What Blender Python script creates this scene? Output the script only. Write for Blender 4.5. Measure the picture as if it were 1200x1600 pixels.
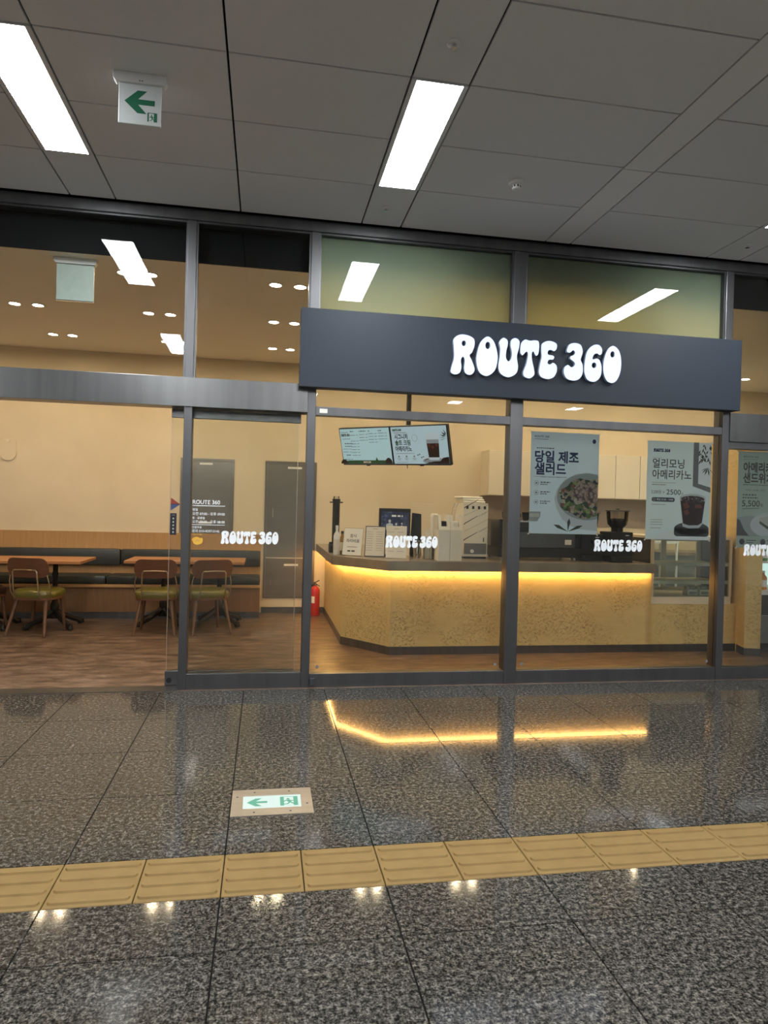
import bpy, bmesh, math, random
from mathutils import Vector, Matrix
random.seed(7)
for o in list(bpy.data.objects): bpy.data.objects.remove(o)
SC = bpy.context.scene
COL = SC.collection
PI = math.pi

# ------------------------------------------------------------------ camera
YAW, PITCH, ROLL, FPX, CAMH = 0.17303463, -0.00700876, 0.02616256, 1063.502, 1.4045
fw = Vector((math.sin(YAW)*math.cos(PITCH), math.cos(YAW)*math.cos(PITCH), math.sin(PITCH)))
r0 = Vector((math.cos(YAW), -math.sin(YAW), 0)); u0 = r0.cross(fw)
rt = r0*math.cos(ROLL) + u0*math.sin(ROLL); up = -r0*math.sin(ROLL) + u0*math.cos(ROLL)
cam = bpy.data.cameras.new('camera'); camo = bpy.data.objects.new('camera', cam); COL.objects.link(camo)
cam.sensor_fit = 'VERTICAL'; cam.sensor_height = 36.0; cam.sensor_width = 27.0; cam.lens = FPX/1600*36
camo.matrix_world = Matrix(((rt.x, up.x, -fw.x, 0), (rt.y, up.y, -fw.y, 0), (rt.z, up.z, -fw.z, CAMH), (0, 0, 0, 1)))
cam.clip_start = 0.02
SC.camera = camo

# ------------------------------------------------------------------ world, light levels, exposure
w = bpy.data.worlds.new('world'); SC.world = w; w.use_nodes = True
w.node_tree.nodes['Background'].inputs[0].default_value = (0.8, 0.85, 1, 1)
w.node_tree.nodes['Background'].inputs[1].default_value = 0.03
PANEL_LIGHT = 62.0      # concourse ceiling panels
DOWN_LIGHT = 172.0      # shop downlights
LED_LIGHT = 70.0        # strip under the worktop
SIGN_LIGHT = 0.66
SC.view_settings.view_transform = 'Standard'; SC.view_settings.look = 'None'
SC.view_settings.gamma = 1.0; SC.view_settings.use_curve_mapping = False
SC.view_settings.exposure = 0.18
try:
    SC.cycles.sample_clamp_indirect = 5.0
    SC.cycles.transparent_max_bounces = 24
    SC.cycles.max_bounces = 10
    SC.cycles.diffuse_bounces = 5
except Exception: pass

# ------------------------------------------------------------------ materials
M = {}
def mat(name, col, rough=0.5, metal=0.0, spec=0.5, emit=None, estr=0.0, coat=0.0):
    m = bpy.data.materials.new(name); m.use_nodes = True
    b = m.node_tree.nodes['Principled BSDF']
    b.inputs['Base Color'].default_value = (*col, 1); b.inputs['Roughness'].default_value = rough
    b.inputs['Metallic'].default_value = metal; b.inputs['Specular IOR Level'].default_value = spec
    b.inputs['Coat Weight'].default_value = coat
    if emit: b.inputs['Emission Color'].default_value = (*emit, 1); b.inputs['Emission Strength'].default_value = estr
    M[name] = m
    return m
def N(m, t, **kw):
    n = m.node_tree.nodes.new(t)
    for k, v in kw.items():
        if k in n.inputs.keys() if hasattr(n, 'inputs') else False: n.inputs[k].default_value = v
        else: setattr(n, k, v)
    return n
def L(m, a, b): m.node_tree.links.new(a, b)
def bsdf(m): return m.node_tree.nodes['Principled BSDF']
def ramp(m, fac, stops, interp='LINEAR'):
    r = N(m, 'ShaderNodeValToRGB'); e = r.color_ramp.elements; r.color_ramp.interpolation = interp
    while len(e) > 1: e.remove(e[-1])
    e[0].position = stops[0][0]; e[0].color = (*stops[0][1], 1)
    for p, c in stops[1:]:
        q = e.new(p); q.color = (*c, 1)
    L(m, fac, r.inputs[0]); return r.outputs[0]
def pos(m, scale=(1, 1, 1), local=False):
    if local: g = N(m, 'ShaderNodeTexCoord').outputs['Object']
    else: g = N(m, 'ShaderNodeNewGeometry').outputs['Position']
    mp = N(m, 'ShaderNodeMapping'); mp.inputs['Scale'].default_value = scale
    L(m, g, mp.inputs[0]); return mp.outputs[0]
def noise(m, vec, scale, detail=3, rough=0.5, dist=0.0):
    n = N(m, 'ShaderNodeTexNoise'); n.inputs['Scale'].default_value = scale; n.inputs['Detail'].default_value = detail
    n.inputs['Roughness'].default_value = rough; n.inputs['Distortion'].default_value = dist
    L(m, vec, n.inputs['Vector']); return n.outputs['Fac']
def bump(m, h, strength=0.3, dist=0.01):
    b = N(m, 'ShaderNodeBump'); b.inputs['Strength'].default_value = strength; b.inputs['Distance'].default_value = dist
    L(m, h, b.inputs['Height']); L(m, b.outputs[0], bsdf(m).inputs['Normal'])
def mottle(name, c0, c1, scale=6, rough=0.5, metal=0.0, stretch=(1, 1, 1), lo=.35, hi=.65, bmp=0, local=False, spec=.5, detail=3, coat=0):
    m = mat(name, c0, rough, metal, spec, coat=coat)
    n = noise(m, pos(m, stretch, local), scale, detail)
    L(m, ramp(m, n, [(lo, c0), (hi, c1)]), bsdf(m).inputs['Base Color'])
    if bmp: bump(m, n, bmp, 0.003)
    return m

mottle('wall_cream', (.70, .60, .435), (.73, .63, .46), 3, .85, bmp=.04)
mottle('wall_grey', (.70, .69, .67), (.74, .73, .71), 2, .8)
mottle('panel_ceiling', (.76, .75, .745), (.80, .79, .785), 220, .9, bmp=.12, detail=2)
mottle('ceiling_beam', (.84, .82, .79), (.86, .84, .81), 3, .7)
mottle('ceiling_white', (.90, .85, .74), (.93, .88, .77), 2, .9)
mat('joint_dark', (.016, .015, .014), .95, spec=.1)
mat('black_panel', (.006, .0065, .008), .7, spec=.1)
mottle('frame_steel', (.125, .125, .13), (.155, .155, .16), 9, .34, .85, (1, 1, .06), .3, .7)
mottle('header_steel', (.15, .15, .15), (.19, .19, .19), 14, .3, .9, (1, 1, .05), .3, .7)
mottle('door_steel', (.30, .255, .21), (.34, .29, .245), 10, .3, .9, (.2, 1, 1), .3, .7)
mat('chrome', (.7, .7, .7), .15, 1.0)
mat('white_metal', (.75, .75, .75), .4)
mat('white_plastic', (.78, .77, .74), .45)
mat('sign_face', (.024, .031, .043), .5, spec=.25)
mat('sign_side', (.04, .043, .05), .5)
mat('letter_face', (.30, .36, .45), .4, emit=(.80, .95, 1.22), estr=SIGN_LIGHT)
mat('letter_side', (.25, .3, .4), .4)
mat('decal_white', (.84, .88, .90), .6)
mat('black_plastic', (.014, .014, .016), .4)
mat('black_gloss', (.01, .01, .012), .12)
mat('dark_grey', (.05, .05, .055), .5)
mat('mid_grey', (.16, .165, .17), .45)
mat('panel_emit', (.9, .95, .9), .5, emit=(.95, .98, 1.0), estr=PANEL_LIGHT)
mat('down_emit', (1, .9, .7), .5, emit=(1.0, .78, .50), estr=DOWN_LIGHT)
mat('led_emit', (1, .8, .4), .5, emit=(1.0, .56, .17), estr=LED_LIGHT)
mat('fridge_emit', (.9, 1, .95), .5, emit=(.70, 1.0, .92), estr=.75)
mat('exit_green', (.012, .16, .085), .5)
mat('exit_green_floor', (.08, .30, .20), .5)
mat('exit_white', (.66, .70, .70), .5, emit=(.8, .85, .85), estr=.02)
mat('exit_floor_white', (.46, .56, .53), .3, emit=(.75, .9, .85), estr=.06)
mottle('exit_back', (.40, .46, .42), (.36, .42, .38), 20, .35)
mottle('brass_steel', (.60, .53, .44), (.67, .60, .51), 30, .34, .85, (.1, 1, 1), .3, .7)
mottle('tactile_yellow', (.20, .122, .034), (.225, .142, .042), 12, .62, bmp=.05)
mottle('bench_vinyl', (.022, .024, .020), (.030, .031, .025), 8, .42)
mat('seat_green', (.125, .108, .016), .3, coat=.3)
mat('seat_red', (.05, .018, .014), .35, coat=.2)
mottle('cast_iron', (.012, .011, .010), (.018, .016, .015), 20, .45, .3)
mat('brass_rod', (.50, .40, .28), .28, .9)
mat('red_paint', (.55, .03, .025), .25, coat=.4)
mottle('cabinet_cream', (.74, .66, .52), (.76, .68, .54), 3, .5)
mottle('backsplash', (.30, .235, .19), (.34, .27, .22), 5, .4)
mat('paper', (.72, .66, .56), .8)
mat('paper_white', (.82, .80, .74), .7)
mat('ink', (.03, .03, .035), .8)
mat('ink_grey', (.25, .24, .23), .8)
mat('ink_navy', (.018, .035, .13), .8)
mat('ink_slate', (.05, .06, .08), .8)
mat('ink_green', (.03, .12, .05), .8)
mat('decal_yellow', (.75, .42, .05), .6)
mat('poster_blue', (.70, .81, .88), .55)
mat('poster_grey', (.47, .57, .55), .55)
mat('poster_pale', (.74, .83, .87), .55)
for nm, tc in (('poster_blue', (.70, .85, 1.0)), ('poster_grey', (.45, .58, .62)), ('poster_pale', (.74, .88, 1.0))):
    m = M[nm]; ms = N(m, 'ShaderNodeMixShader'); ms.inputs[0].default_value = .55; tl_ = N(m, 'ShaderNodeBsdfTranslucent'); tl_.inputs[0].default_value = (*tc, 1)
    L(m, bsdf(m).outputs[0], ms.inputs[1]); L(m, tl_.outputs[0], ms.inputs[2]); L(m, ms.outputs[0], m.node_tree.nodes['Material Output'].inputs[0])
mat('porcelain', (.80, .84, .84), .5)
mat('porcelain_dim', (.30, .34, .33), .5)
mat('coffee', (.03, .014, .014), .3)
mat('coffee_red', (.16, .05, .035), .3)
mat('glass_print', (.56, .61, .63), .5)
mat('leaf_print', (.045, .065, .04), .7)
mat('stone_print', (.06, .065, .07), .6)
mat('bread_print', (.50, .50, .43), .7)
mat('sticker_red', (.33, .05, .03), .5)
mat('sticker_blue', (.05, .09, .22), .5)
mat('menu_emit', (.05, .06, .06), .3, emit=(.55, .80, .82), estr=.50)
mat('menu_emit_right', (.05, .06, .06), .3, emit=(.56, .73, .80), estr=.50)
mat('tv_white', (.1, .1, .1), .4, emit=(.62, .72, .76), estr=.46)
mat('tv_grey', (.05, .05, .05), .4, emit=(.40, .46, .48), estr=.35)
mat('bottle_amber', (.28, .17, .06), .1)
mat('cream_plastic', (.76, .71, .60), .4)
mat('towel', (.84, .80, .70), .95)
mat('bottle_green', (.12, .30, .10), .2)
mat('bottle_yellow', (.65, .50, .12), .3)
mat('bottle_white', (.8, .8, .75), .3)
mat('bottle_orange', (.7, .28, .06), .3)

def wood(name, c0, c1, stretch, scale=10, rough=.45):
    m = mat(name, c0, rough)
    v = pos(m, stretch, True)
    n = noise(m, v, scale, 4, .6, .6)
    L(m, ramp(m, n, [(.3, c0), (.7, c1)]), bsdf(m).inputs['Base Color'])
    return m
wood('oak_panel', (.40, .22, .085), (.50, .29, .12), (7, 7, .25), 9)
wood('oak_dark', (.20, .10, .04), (.27, .145, .06), (7, 7, .25), 9)
wood('walnut', (.115, .045, .02), (.16, .066, .03), (.6, 6, 6), 9)
wood('walnut_leg', (.10, .045, .02), (.14, .065, .03), (6, 6, .5), 9)
wood('table_wood', (.36, .155, .055), (.44, .20, .08), (.5, 6, 6), 8, .35)

# granite: speckled grey-beige stone, polished
g = mat('granite', (.2, .2, .2), .09, spec=.30)
v = pos(g)
vo = N(g, 'ShaderNodeTexVoronoi'); vo.inputs['Scale'].default_value = 150; L(g, v, vo.inputs['Vector'])
na = noise(g, v, 130, 4, .75); nb_ = noise(g, v, 52, 2, .6)
ga = N(g, 'ShaderNodeMix', data_type='FLOAT'); ga.inputs[0].default_value = .40; L(g, na, ga.inputs[2]); L(g, nb_, ga.inputs[3]); gn = ga.outputs[0]
sp = ramp(g, gn, [(.40, (.008, .0076, .0068)), (.465, (.027, .025, .0215)), (.53, (.078, .072, .063)), (.61, (.20, .187, .166))])
big = ramp(g, noise(g, v, 1.3, 3), [(.3, (.82, .82, .82)), (.7, (1.08, 1.06, 1.02))])
mx = N(g, 'ShaderNodeMix', data_type='RGBA', blend_type='MULTIPLY'); mx.inputs[0].default_value = 1
L(g, sp, mx.inputs[6]); L(g, big, mx.inputs[7]); L(g, mx.outputs[2], bsdf(g).inputs['Base Color'])
rr = N(g, 'ShaderNodeMapRange'); rr.inputs['From Min'].default_value = .40; rr.inputs['From Max'].default_value = .60; rr.inputs['To Min'].default_value = .11; rr.inputs['To Max'].default_value = .05
L(g, gn, rr.inputs[0]); L(g, rr.outputs[0], bsdf(g).inputs['Roughness'])

# shop vinyl floor, brown stone look
vf = mat('vinyl_floor', (.2, .1, .06), .35)
v = pos(vf, (1, 3.2, 1))
n1 = noise(vf, v, 3.4, 9, .74, .3)
L(vf, ramp(vf, n1, [(.36, (.050, .029, .020)), (.5, (.130, .083, .056)), (.64, (.25, .172, .122))]), bsdf(vf).inputs['Base Color'])

# rough yellow plaster of the counter
pl = mat('plaster_yellow', (.6, .4, .15), .85)
v = pos(pl)
n1 = noise(pl, pos(pl, (1, 1, 2.4)), 9, 6, .65, .3); n2 = noise(pl, pos(pl, (1, 1, 1.5)), 42, 4, .7, 1.0)
L(pl, ramp(pl, n1, [(.3, (.66, .47, .19)), (.7, (.74, .55, .245))]), bsdf(pl).inputs['Base Color'])
gate = ramp(pl, noise(pl, v, 2.2, 2), [(.42, (0, 0, 0)), (.62, (1, 1, 1))])
thr = ramp(pl, n2, [(.56, (0, 0, 0)), (.62, (1, 1, 1))])
mm = N(pl, 'ShaderNodeMath', operation='MULTIPLY'); L(pl, gate, mm.inputs[0]); L(pl, thr, mm.inputs[1])
bump(pl, mm.outputs[0], .9, .010)
# worktop: polished brown-grey stone
mottle('worktop_stone', (.36, .29, .22), (.47, .39, .30), 7, .3, .7, (1, 1, .4), .3, .7)

def glass(name, tint=(.97, .985, .975), k=1.0):
    m = bpy.data.materials.new(name); m.use_nodes = True; nt = m.node_tree
    nt.nodes.clear(); out = N(m, 'ShaderNodeOutputMaterial'); mix = N(m, 'ShaderNodeMixShader')
    t = N(m, 'ShaderNodeBsdfTransparent'); t.inputs[0].default_value = (*tint, 1)
    gl = N(m, 'ShaderNodeBsdfGlossy'); gl.inputs['Roughness'].default_value = 0.0; gl.inputs[0].default_value = (k, k, k, 1)
    fr = N(m, 'ShaderNodeFresnel'); fr.inputs[0].default_value = 1.5
    L(m, fr.outputs[0], mix.inputs[0]); L(m, t.outputs[0], mix.inputs[1]); L(m, gl.outputs[0], mix.inputs[2]); L(m, mix.outputs[0], out.inputs[0])
    M[name] = m
glass('glass', k=.42); glass('case_glass', (.90, .94, .90)); glass('clear_plastic', (.92, .90, .86))
# frosted green-yellow film of the transoms over the sign
m = bpy.data.materials.new('frosted_film'); m.use_nodes = True; M['frosted_film'] = m
m.node_tree.nodes.clear(); out = N(m, 'ShaderNodeOutputMaterial'); mix = N(m, 'ShaderNodeMixShader'); mix2 = N(m, 'ShaderNodeMixShader')
t = N(m, 'ShaderNodeBsdfTransparent'); t.inputs[0].default_value = (.62, .72, .40, 1)
tr = N(m, 'ShaderNodeBsdfTranslucent'); tr.inputs[0].default_value = (1.0, .95, .60, 1)
df = N(m, 'ShaderNodeBsdfDiffuse'); df.inputs[0].default_value = (.36, .46, .40, 1)
mix2.inputs[0].default_value = .36; L(m, tr.outputs[0], mix2.inputs[1]); L(m, df.outputs[0], mix2.inputs[2])
mix.inputs[0].default_value = 1.0; L(m, t.outputs[0], mix.inputs[1]); L(m, mix2.outputs[0], mix.inputs[2]); L(m, mix.outputs[0], out.inputs[0])
# salad print: patchy cells in leaf, meat and dressing colours
sa = mat('salad_print', (.3, .3, .2), .7)
v = pos(sa, (1, 1, 1), True)
vo = N(sa, 'ShaderNodeTexVoronoi'); vo.inputs['Scale'].default_value = 34; L(sa, v, vo.inputs['Vector'])
sep = N(sa, 'ShaderNodeSeparateColor'); L(sa, vo.outputs['Color'], sep.inputs[0])
cc = ramp(sa, sep.outputs[0], [(0, (.035, .075, .03)), (.22, (.10, .17, .05)), (.38, (.25, .30, .10)), (.5, (.03, .035, .05)), (.62, (.36, .27, .22)), (.8, (.22, .10, .06)), (.9, (.48, .42, .34))], 'CONSTANT')
n3 = ramp(sa, noise(sa, v, 90, 3), [(.3, (.5, .5, .5)), (.7, (1.3, 1.3, 1.3))])
mx = N(sa, 'ShaderNodeMix', data_type='RGBA', blend_type='MULTIPLY'); mx.inputs[0].default_value = 1
L(sa, cc, mx.inputs[6]); L(sa, n3, mx.inputs[7]); L(sa, mx.outputs[2], bsdf(sa).inputs['Base Color'])
me = mat('meat_print', (.4, .3, .25), .7)
vo = N(me, 'ShaderNodeTexVoronoi'); vo.inputs['Scale'].default_value = 42; L(me, pos(me, (1, 1, 1), True), vo.inputs['Vector'])
L(me, ramp(me, vo.outputs['Distance'], [(.0, (.44, .34, .29)), (.45, (.33, .23, .19)), (.75, (.09, .06, .06))]), bsdf(me).inputs['Base Color'])
ic = mat('iced_print', (.05, .03, .03), .4)
vo = N(ic, 'ShaderNodeTexVoronoi'); vo.inputs['Scale'].default_value = 48; L(ic, pos(ic, (1, 1, 1), True), vo.inputs['Vector'])
L(ic, ramp(ic, vo.outputs['Distance'], [(.1, (.45, .43, .42)), (.35, (.08, .05, .05)), (.8, (.02, .012, .015))]), bsdf(ic).inputs['Base Color'])
# till screen: dim blue picture with lighter patches
ts = mat('till_screen', (.01, .01, .015), .25)
n4 = noise(ts, pos(ts, (1, 1, 1), True), 26, 3)
L(ts, ramp(ts, n4, [(.4, (.006, .008, .018)), (.6, (.03, .035, .065)), (.75, (.14, .15, .2))]), bsdf(ts).inputs['Emission Color'])
bsdf(ts).inputs['Emission Strength'].default_value = .9

# ------------------------------------------------------------------ mesh helpers
class MB:
    def __init__(s): s.v = []; s.f = []
    def add(s, vs, fs):
        n = len(s.v); s.v += [tuple(p) for p in vs]; s.f += [tuple(i+n for i in q) for q in fs]; return s
    def box(s, x0, x1, y0, y1, z0, z1):
        return s.add([(x0,y0,z0),(x1,y0,z0),(x1,y1,z0),(x0,y1,z0),(x0,y0,z1),(x1,y0,z1),(x1,y1,z1),(x0,y1,z1)],
                     [(0,3,2,1),(4,5,6,7),(0,1,5,4),(1,2,6,5),(2,3,7,6),(3,0,4,7)])
    def cyl(s, p0, p1, r0, r1=None, n=12, cap=True):
        r1 = r0 if r1 is None else r1
        p0, p1 = Vector(p0), Vector(p1); d = (p1-p0).normalized()
        a = d.orthogonal().normalized(); b = d.cross(a); vs = []
        for p, r in ((p0, r0), (p1, r1)):
            for i in range(n):
                t = 2*PI*i/n; vs.append(p + a*(r*math.cos(t)) + b*(r*math.sin(t)))
        fs = [(i, (i+1) % n, n+(i+1) % n, n+i) for i in range(n)]
        if cap: fs += [tuple(range(n-1, -1, -1)), tuple(range(n, 2*n))]
        return s.add(vs, fs)
    def lathe(s, prof, c=(0, 0, 0), n=20):
        vs = []
        for r, z in prof:
            for i in range(n):
                t = 2*PI*i/n; vs.append((c[0]+r*math.cos(t), c[1]+r*math.sin(t), c[2]+z))
        k = len(prof); fs = []
        for j in range(k-1):
            for i in range(n): fs.append((j*n+i, j*n+(i+1) % n, (j+1)*n+(i+1) % n, (j+1)*n+i))
        fs += [tuple(range(n-1, -1, -1)), tuple(range((k-1)*n, k*n))]
        return s.add(vs, fs)
    def tube(s, pts, r, n=8, closed=False):
        pts = [Vector(p) for p in pts]; k = len(pts); vs = []; a = None
        rs = r if isinstance(r, (list, tuple)) else [r]*k
        for i, p in enumerate(pts):
            q0 = pts[(i-1) % k] if (closed or i) else p; q1 = pts[(i+1) % k] if (closed or i < k-1) else p
            d = (q1-q0).normalized()
            a = d.orthogonal().normalized() if a is None else (a - d*a.dot(d)).normalized()
            b = d.cross(a)
            for j in range(n):
                t = 2*PI*j/n; vs.append(p + a*(rs[i]*math.cos(t)) + b*(rs[i]*math.sin(t)))
        fs = []
        for i in range(k if closed else k-1):
            for j in range(n):
                i2 = (i+1) % k; fs.append((i*n+j, i*n+(j+1) % n, i2*n+(j+1) % n, i2*n+j))
        if not closed: fs += [tuple(range(n-1, -1, -1)), tuple(range((k-1)*n, k*n))]
        return s.add(vs, fs)
    def prism(s, poly, z0, z1):                       # polygon in xy, counter-clockwise
        n = len(poly); vs = [(x, y, z0) for x, y in poly] + [(x, y, z1) for x, y in poly]
        return s.add(vs, [tuple(range(n-1, -1, -1)), tuple(range(n, 2*n))] + [(i, (i+1) % n, n+(i+1) % n, n+i) for i in range(n)])
    def prism_y(s, poly, y0, y1):                     # polygon in xz (seen from -y), extruded along y
        n = len(poly); vs = [(x, y0, z) for x, z in poly] + [(x, y1, z) for x, z in poly]
        return s.add(vs, [tuple(range(n)), tuple(range(2*n-1, n-1, -1))] + [(i, n+i, n+(i+1) % n, (i+1) % n) for i in range(n)])
    def flat(s, poly, y): return s.add([(x, y, z) for x, z in poly], [tuple(range(len(poly)))])
    def mesh(s, name, material, bevel=0, smooth=False, seg=2):
        me = bpy.data.meshes.new(name); me.from_pydata(s.v, [], s.f)
        bm = bmesh.new(); bm.from_mesh(me)
        bmesh.ops.recalc_face_normals(bm, faces=bm.faces)
        if bevel:
            es = [e for e in bm.edges if len(e.link_faces) == 2 and e.calc_face_angle(0) > .5]
            bmesh.ops.bevel(bm, geom=es, offset=bevel, segments=seg, profile=.5, affect='EDGES')
        bm.to_mesh(me); bm.free()
        if smooth:
            for p in me.polygons: p.use_smooth = True
            try: me.set_sharp_from_angle(angle=math.radians(40))
            except Exception: pass
        me.materials.append(M[material]); return me
    def build(s, name, material, parent=None, bevel=0, smooth=False, loc=None, rot=None, **props):
        return place(name, s.mesh(name, material, bevel, smooth), parent, loc, rot, **props)
def place(name, me, parent=None, loc=None, rot=None, **props):
    o = bpy.data.objects.new(name, me); COL.objects.link(o)
    if parent: o.parent = parent
    if loc: o.location = loc
    if rot: o.rotation_euler = rot
    for k, v in props.items(): o[k] = v
    return o
def thing(name, label, category, loc=(0, 0, 0), rotz=0, group=None):
    o = bpy.data.objects.new(name, None); COL.objects.link(o); o.empty_display_size = .1
    o.location = loc; o.rotation_euler = (0, 0, rotz); o['label'] = label; o['category'] = category
    if group: o['group'] = group
    return o
def frame(name, loc=(0, 0, 0)):
    o = bpy.data.objects.new(name, None); COL.objects.link(o); o.location = loc; o['kind'] = 'structure'; return o
def B(*a): return MB().box(*a)
def tag(o, label, category, group=None):
    o['label'] = label; o['category'] = category
    if group: o['group'] = group
    return o
def copy_thing(src, loc, rotz, label, group=None):
    r = src.copy(); COL.objects.link(r); r.location = loc; r.rotation_euler = (0, 0, rotz); r['label'] = label
    if group: r['group'] = group
    for ch in list(src.children):
        c = ch.copy(); COL.objects.link(c); c.parent = r
        for gch in ch.children:
            d = gch.copy(); COL.objects.link(d); d.parent = c
    return r
def ell(cx, cz, rx, rz, n=28, a0=0, a1=2*PI):
    full = abs(a1-a0-2*PI) < 1e-6; k = n if full else n+1
    return [(cx+rx*math.cos(a0+(a1-a0)*i/n), cz+rz*math.sin(a0+(a1-a0)*i/n)) for i in range(k)]
def rect(x0, x1, z0, z1): return [(x0, z0), (x1, z0), (x1, z1), (x0, z1)]
def rrect(x0, x1, z0, z1, r, n=6):
    p = []
    for cx, cz, a in ((x1-r, z1-r, 0), (x0+r, z1-r, PI/2), (x0+r, z0+r, PI), (x1-r, z0+r, 1.5*PI)):
        p += [(cx+r*math.cos(a+PI/2*i/n), cz+r*math.sin(a+PI/2*i/n)) for i in range(n+1)]
    return p
# text as flat geometry in the xz plane at depth y
_tc = {}
def txt(mb, s, x, z, size, y=0, bold=0.0, width=None, align='L', mat3=None):
    key = (s, bold)
    if key not in _tc:
        c = bpy.data.curves.new('lettering', 'FONT'); c.body = s; c.size = 1; c.offset = bold; c.resolution_u = 3
        o = bpy.data.objects.new('lettering', c)
        COL.objects.link(o); dg = bpy.context.evaluated_depsgraph_get()
        me = bpy.data.meshes.new_from_object(o.evaluated_get(dg))
        _tc[key] = ([tuple(q.co) for q in me.vertices], [tuple(p.vertices) for p in me.polygons])
        bpy.data.objects.remove(o); bpy.data.meshes.remove(me); bpy.data.curves.remove(c)
    vs, fs = _tc[key]
    if not vs: return mb
    x0 = min(q[0] for q in vs); x1 = max(q[0] for q in vs)
    sx = size if width is None else width/(x1-x0)
    off = {'L': 0, 'C': (x1-x0)*sx/2, 'R': (x1-x0)*sx}[align]
    return mb.add([(x-off+(q[0]-x0)*sx, y, z+q[1]*size) for q in vs], fs)
def dashes(mb, x, z, w, h, y, seed=0):                # print too small to read: broken bars
    rnd = random.Random(seed); cx = x
    while cx < x+w:
        d = rnd.uniform(1.0, 3.2)*h; d = min(d, x+w-cx); mb.flat(rect(cx, cx+d, z, z+h), y); cx += d + h*.7
    return mb
# bubble letters traced as smooth closed outlines (units: letter height about 1)
RAW = {
 'R': ([(95,120),(125,93),(170,93),(212,115),(218,155),(205,195),(192,212),(205,240),(222,290),(210,318),(188,325),(165,312),(158,285),(160,240),(152,222),(144,240),(148,280),(138,312),(110,322),(85,308),(88,275),(100,225),(98,170)], (155,143,9,13)),
 'O': ([(288,101),(325,130),(346,190),(350,240),(335,300),(290,332),(245,310),(226,250),(230,190),(250,130)], (290,155,11,18)),
 'U': ([(352,135),(375,108),(402,122),(406,150),(398,190),(398,225),(410,243),(422,228),(425,195),(416,150),(424,118),(450,110),(472,130),(470,170),(460,220),(468,280),(455,320),(410,340),(365,318),(350,275),(356,220),(358,175)], None),
 'T': ([(478,140),(500,118),(530,124),(560,122),(582,130),(587,165),(582,205),(568,217),(557,205),(550,192),(545,205),(548,240),(560,290),(562,325),(535,347),(500,335),(494,305),(510,260),(518,210),(512,193),(500,205),(488,214),(475,200),(473,170)], None),
 'E': ([(597,145),(625,127),(660,128),(688,145),(688,175),(672,190),(650,182),(638,190),(640,205),(665,210),(676,222),(668,238),(645,240),(638,255),(650,262),(668,252),(690,270),(693,305),(675,340),(640,352),(600,340),(584,310),(590,260),(597,220),(594,180)], None),
 '3': ([(745,175),(760,145),(795,137),(830,150),(843,190),(835,225),(833,240),(845,270),(845,320),(825,352),(790,362),(750,350),(730,315),(733,280),(755,265),(775,278),(790,272),(793,258),(780,245),(765,232),(768,215),(785,208),(792,195),(783,185),(768,198),(748,195)], None),
 '6': ([(850,270),(860,200),(880,165),(910,147),(940,150),(958,175),(955,205),(940,212),(925,203),(910,210),(903,232),(925,228),(945,240),(958,280),(955,330),(935,360),(905,370),(870,355),(852,315)], (910,270,11,14)),
 '0': ([(1020,153),(1058,180),(1075,240),(1072,310),(1050,362),(1018,378),(985,360),(965,310),(965,245),(985,180)], (1019,206,10,16)),
}
def smooth_loop(p, k=5):
    out = []; n = len(p)
    for i in range(n):
        p0, p1, p2, p3 = p[i-1], p[i], p[(i+1) % n], p[(i+2) % n]
        for j in range(k):
            t = j/k
            out.append(tuple(.5*((2*p1[a])+(-p0[a]+p2[a])*t+(2*p0[a]-5*p1[a]+4*p2[a]-p3[a])*t*t+(-p0[a]+3*p1[a]-3*p2[a]+p3[a])*t**3) for a in (0, 1)))
    return out
def letter_data(ch, k=5):
    pts, hole = RAW[ch]
    cv = lambda x, y: ((x-83)/233, -(y-.068*(x-83)-325)/233)
    loops = [smooth_loop([cv(*q) for q in pts], k)]
    if hole: loops.append([cv(hole[0]+hole[2]*math.cos(a*2*PI/14), hole[1]+hole[3]*math.sin(a*2*PI/14)) for a in range(14)])
    return loops
_lm = {}
def letter_mesh(ch, depth, k=5, grow=0.0):            # filled letter with thickness, in xz plane, front at y=0
    key = (ch, depth, k, grow)
    if key not in _lm:
        c = bpy.data.curves.new('letter', 'CURVE'); c.dimensions = '2D'; c.fill_mode = 'BOTH' if depth else 'FRONT'
        c.extrude = depth/2; c.offset = grow
        for lp in letter_data(ch, k):
            sp = c.splines.new('POLY'); sp.points.add(len(lp)-1); sp.use_cyclic_u = True
            for q, (x, z) in zip(sp.points, lp): q.co = (x, z, 0, 1)
        o = bpy.data.objects.new('letter', c); COL.objects.link(o); dg = bpy.context.evaluated_depsgraph_get()
        me = bpy.data.meshes.new_from_object(o.evaluated_get(dg))
        _lm[key] = ([tuple(q.co) for q in me.vertices], [tuple(p.vertices) for p in me.polygons])
        bpy.data.objects.remove(o); bpy.data.meshes.remove(me); bpy.data.curves.remove(c)
    return _lm[key]
LOGO_W = (1077-83)/233
def logo(mb, x, z, width, y=0, height=None, k=2):     # whole ROUTE 360 wordmark as flat print
    s = width/LOGO_W; sz = s if height is None else height
    for ch in 'ROUTE360':
        vs, fs = letter_mesh(ch, 0, k); mb.add([(x+q[0]*s, y, z+q[1]*sz) for q in vs], fs)
    return mb

# ================================================================== THE SETTING
FY = 5.25; GY = 5.29; BY = 8.93; ZC = 3.58; ZS = 3.24
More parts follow.
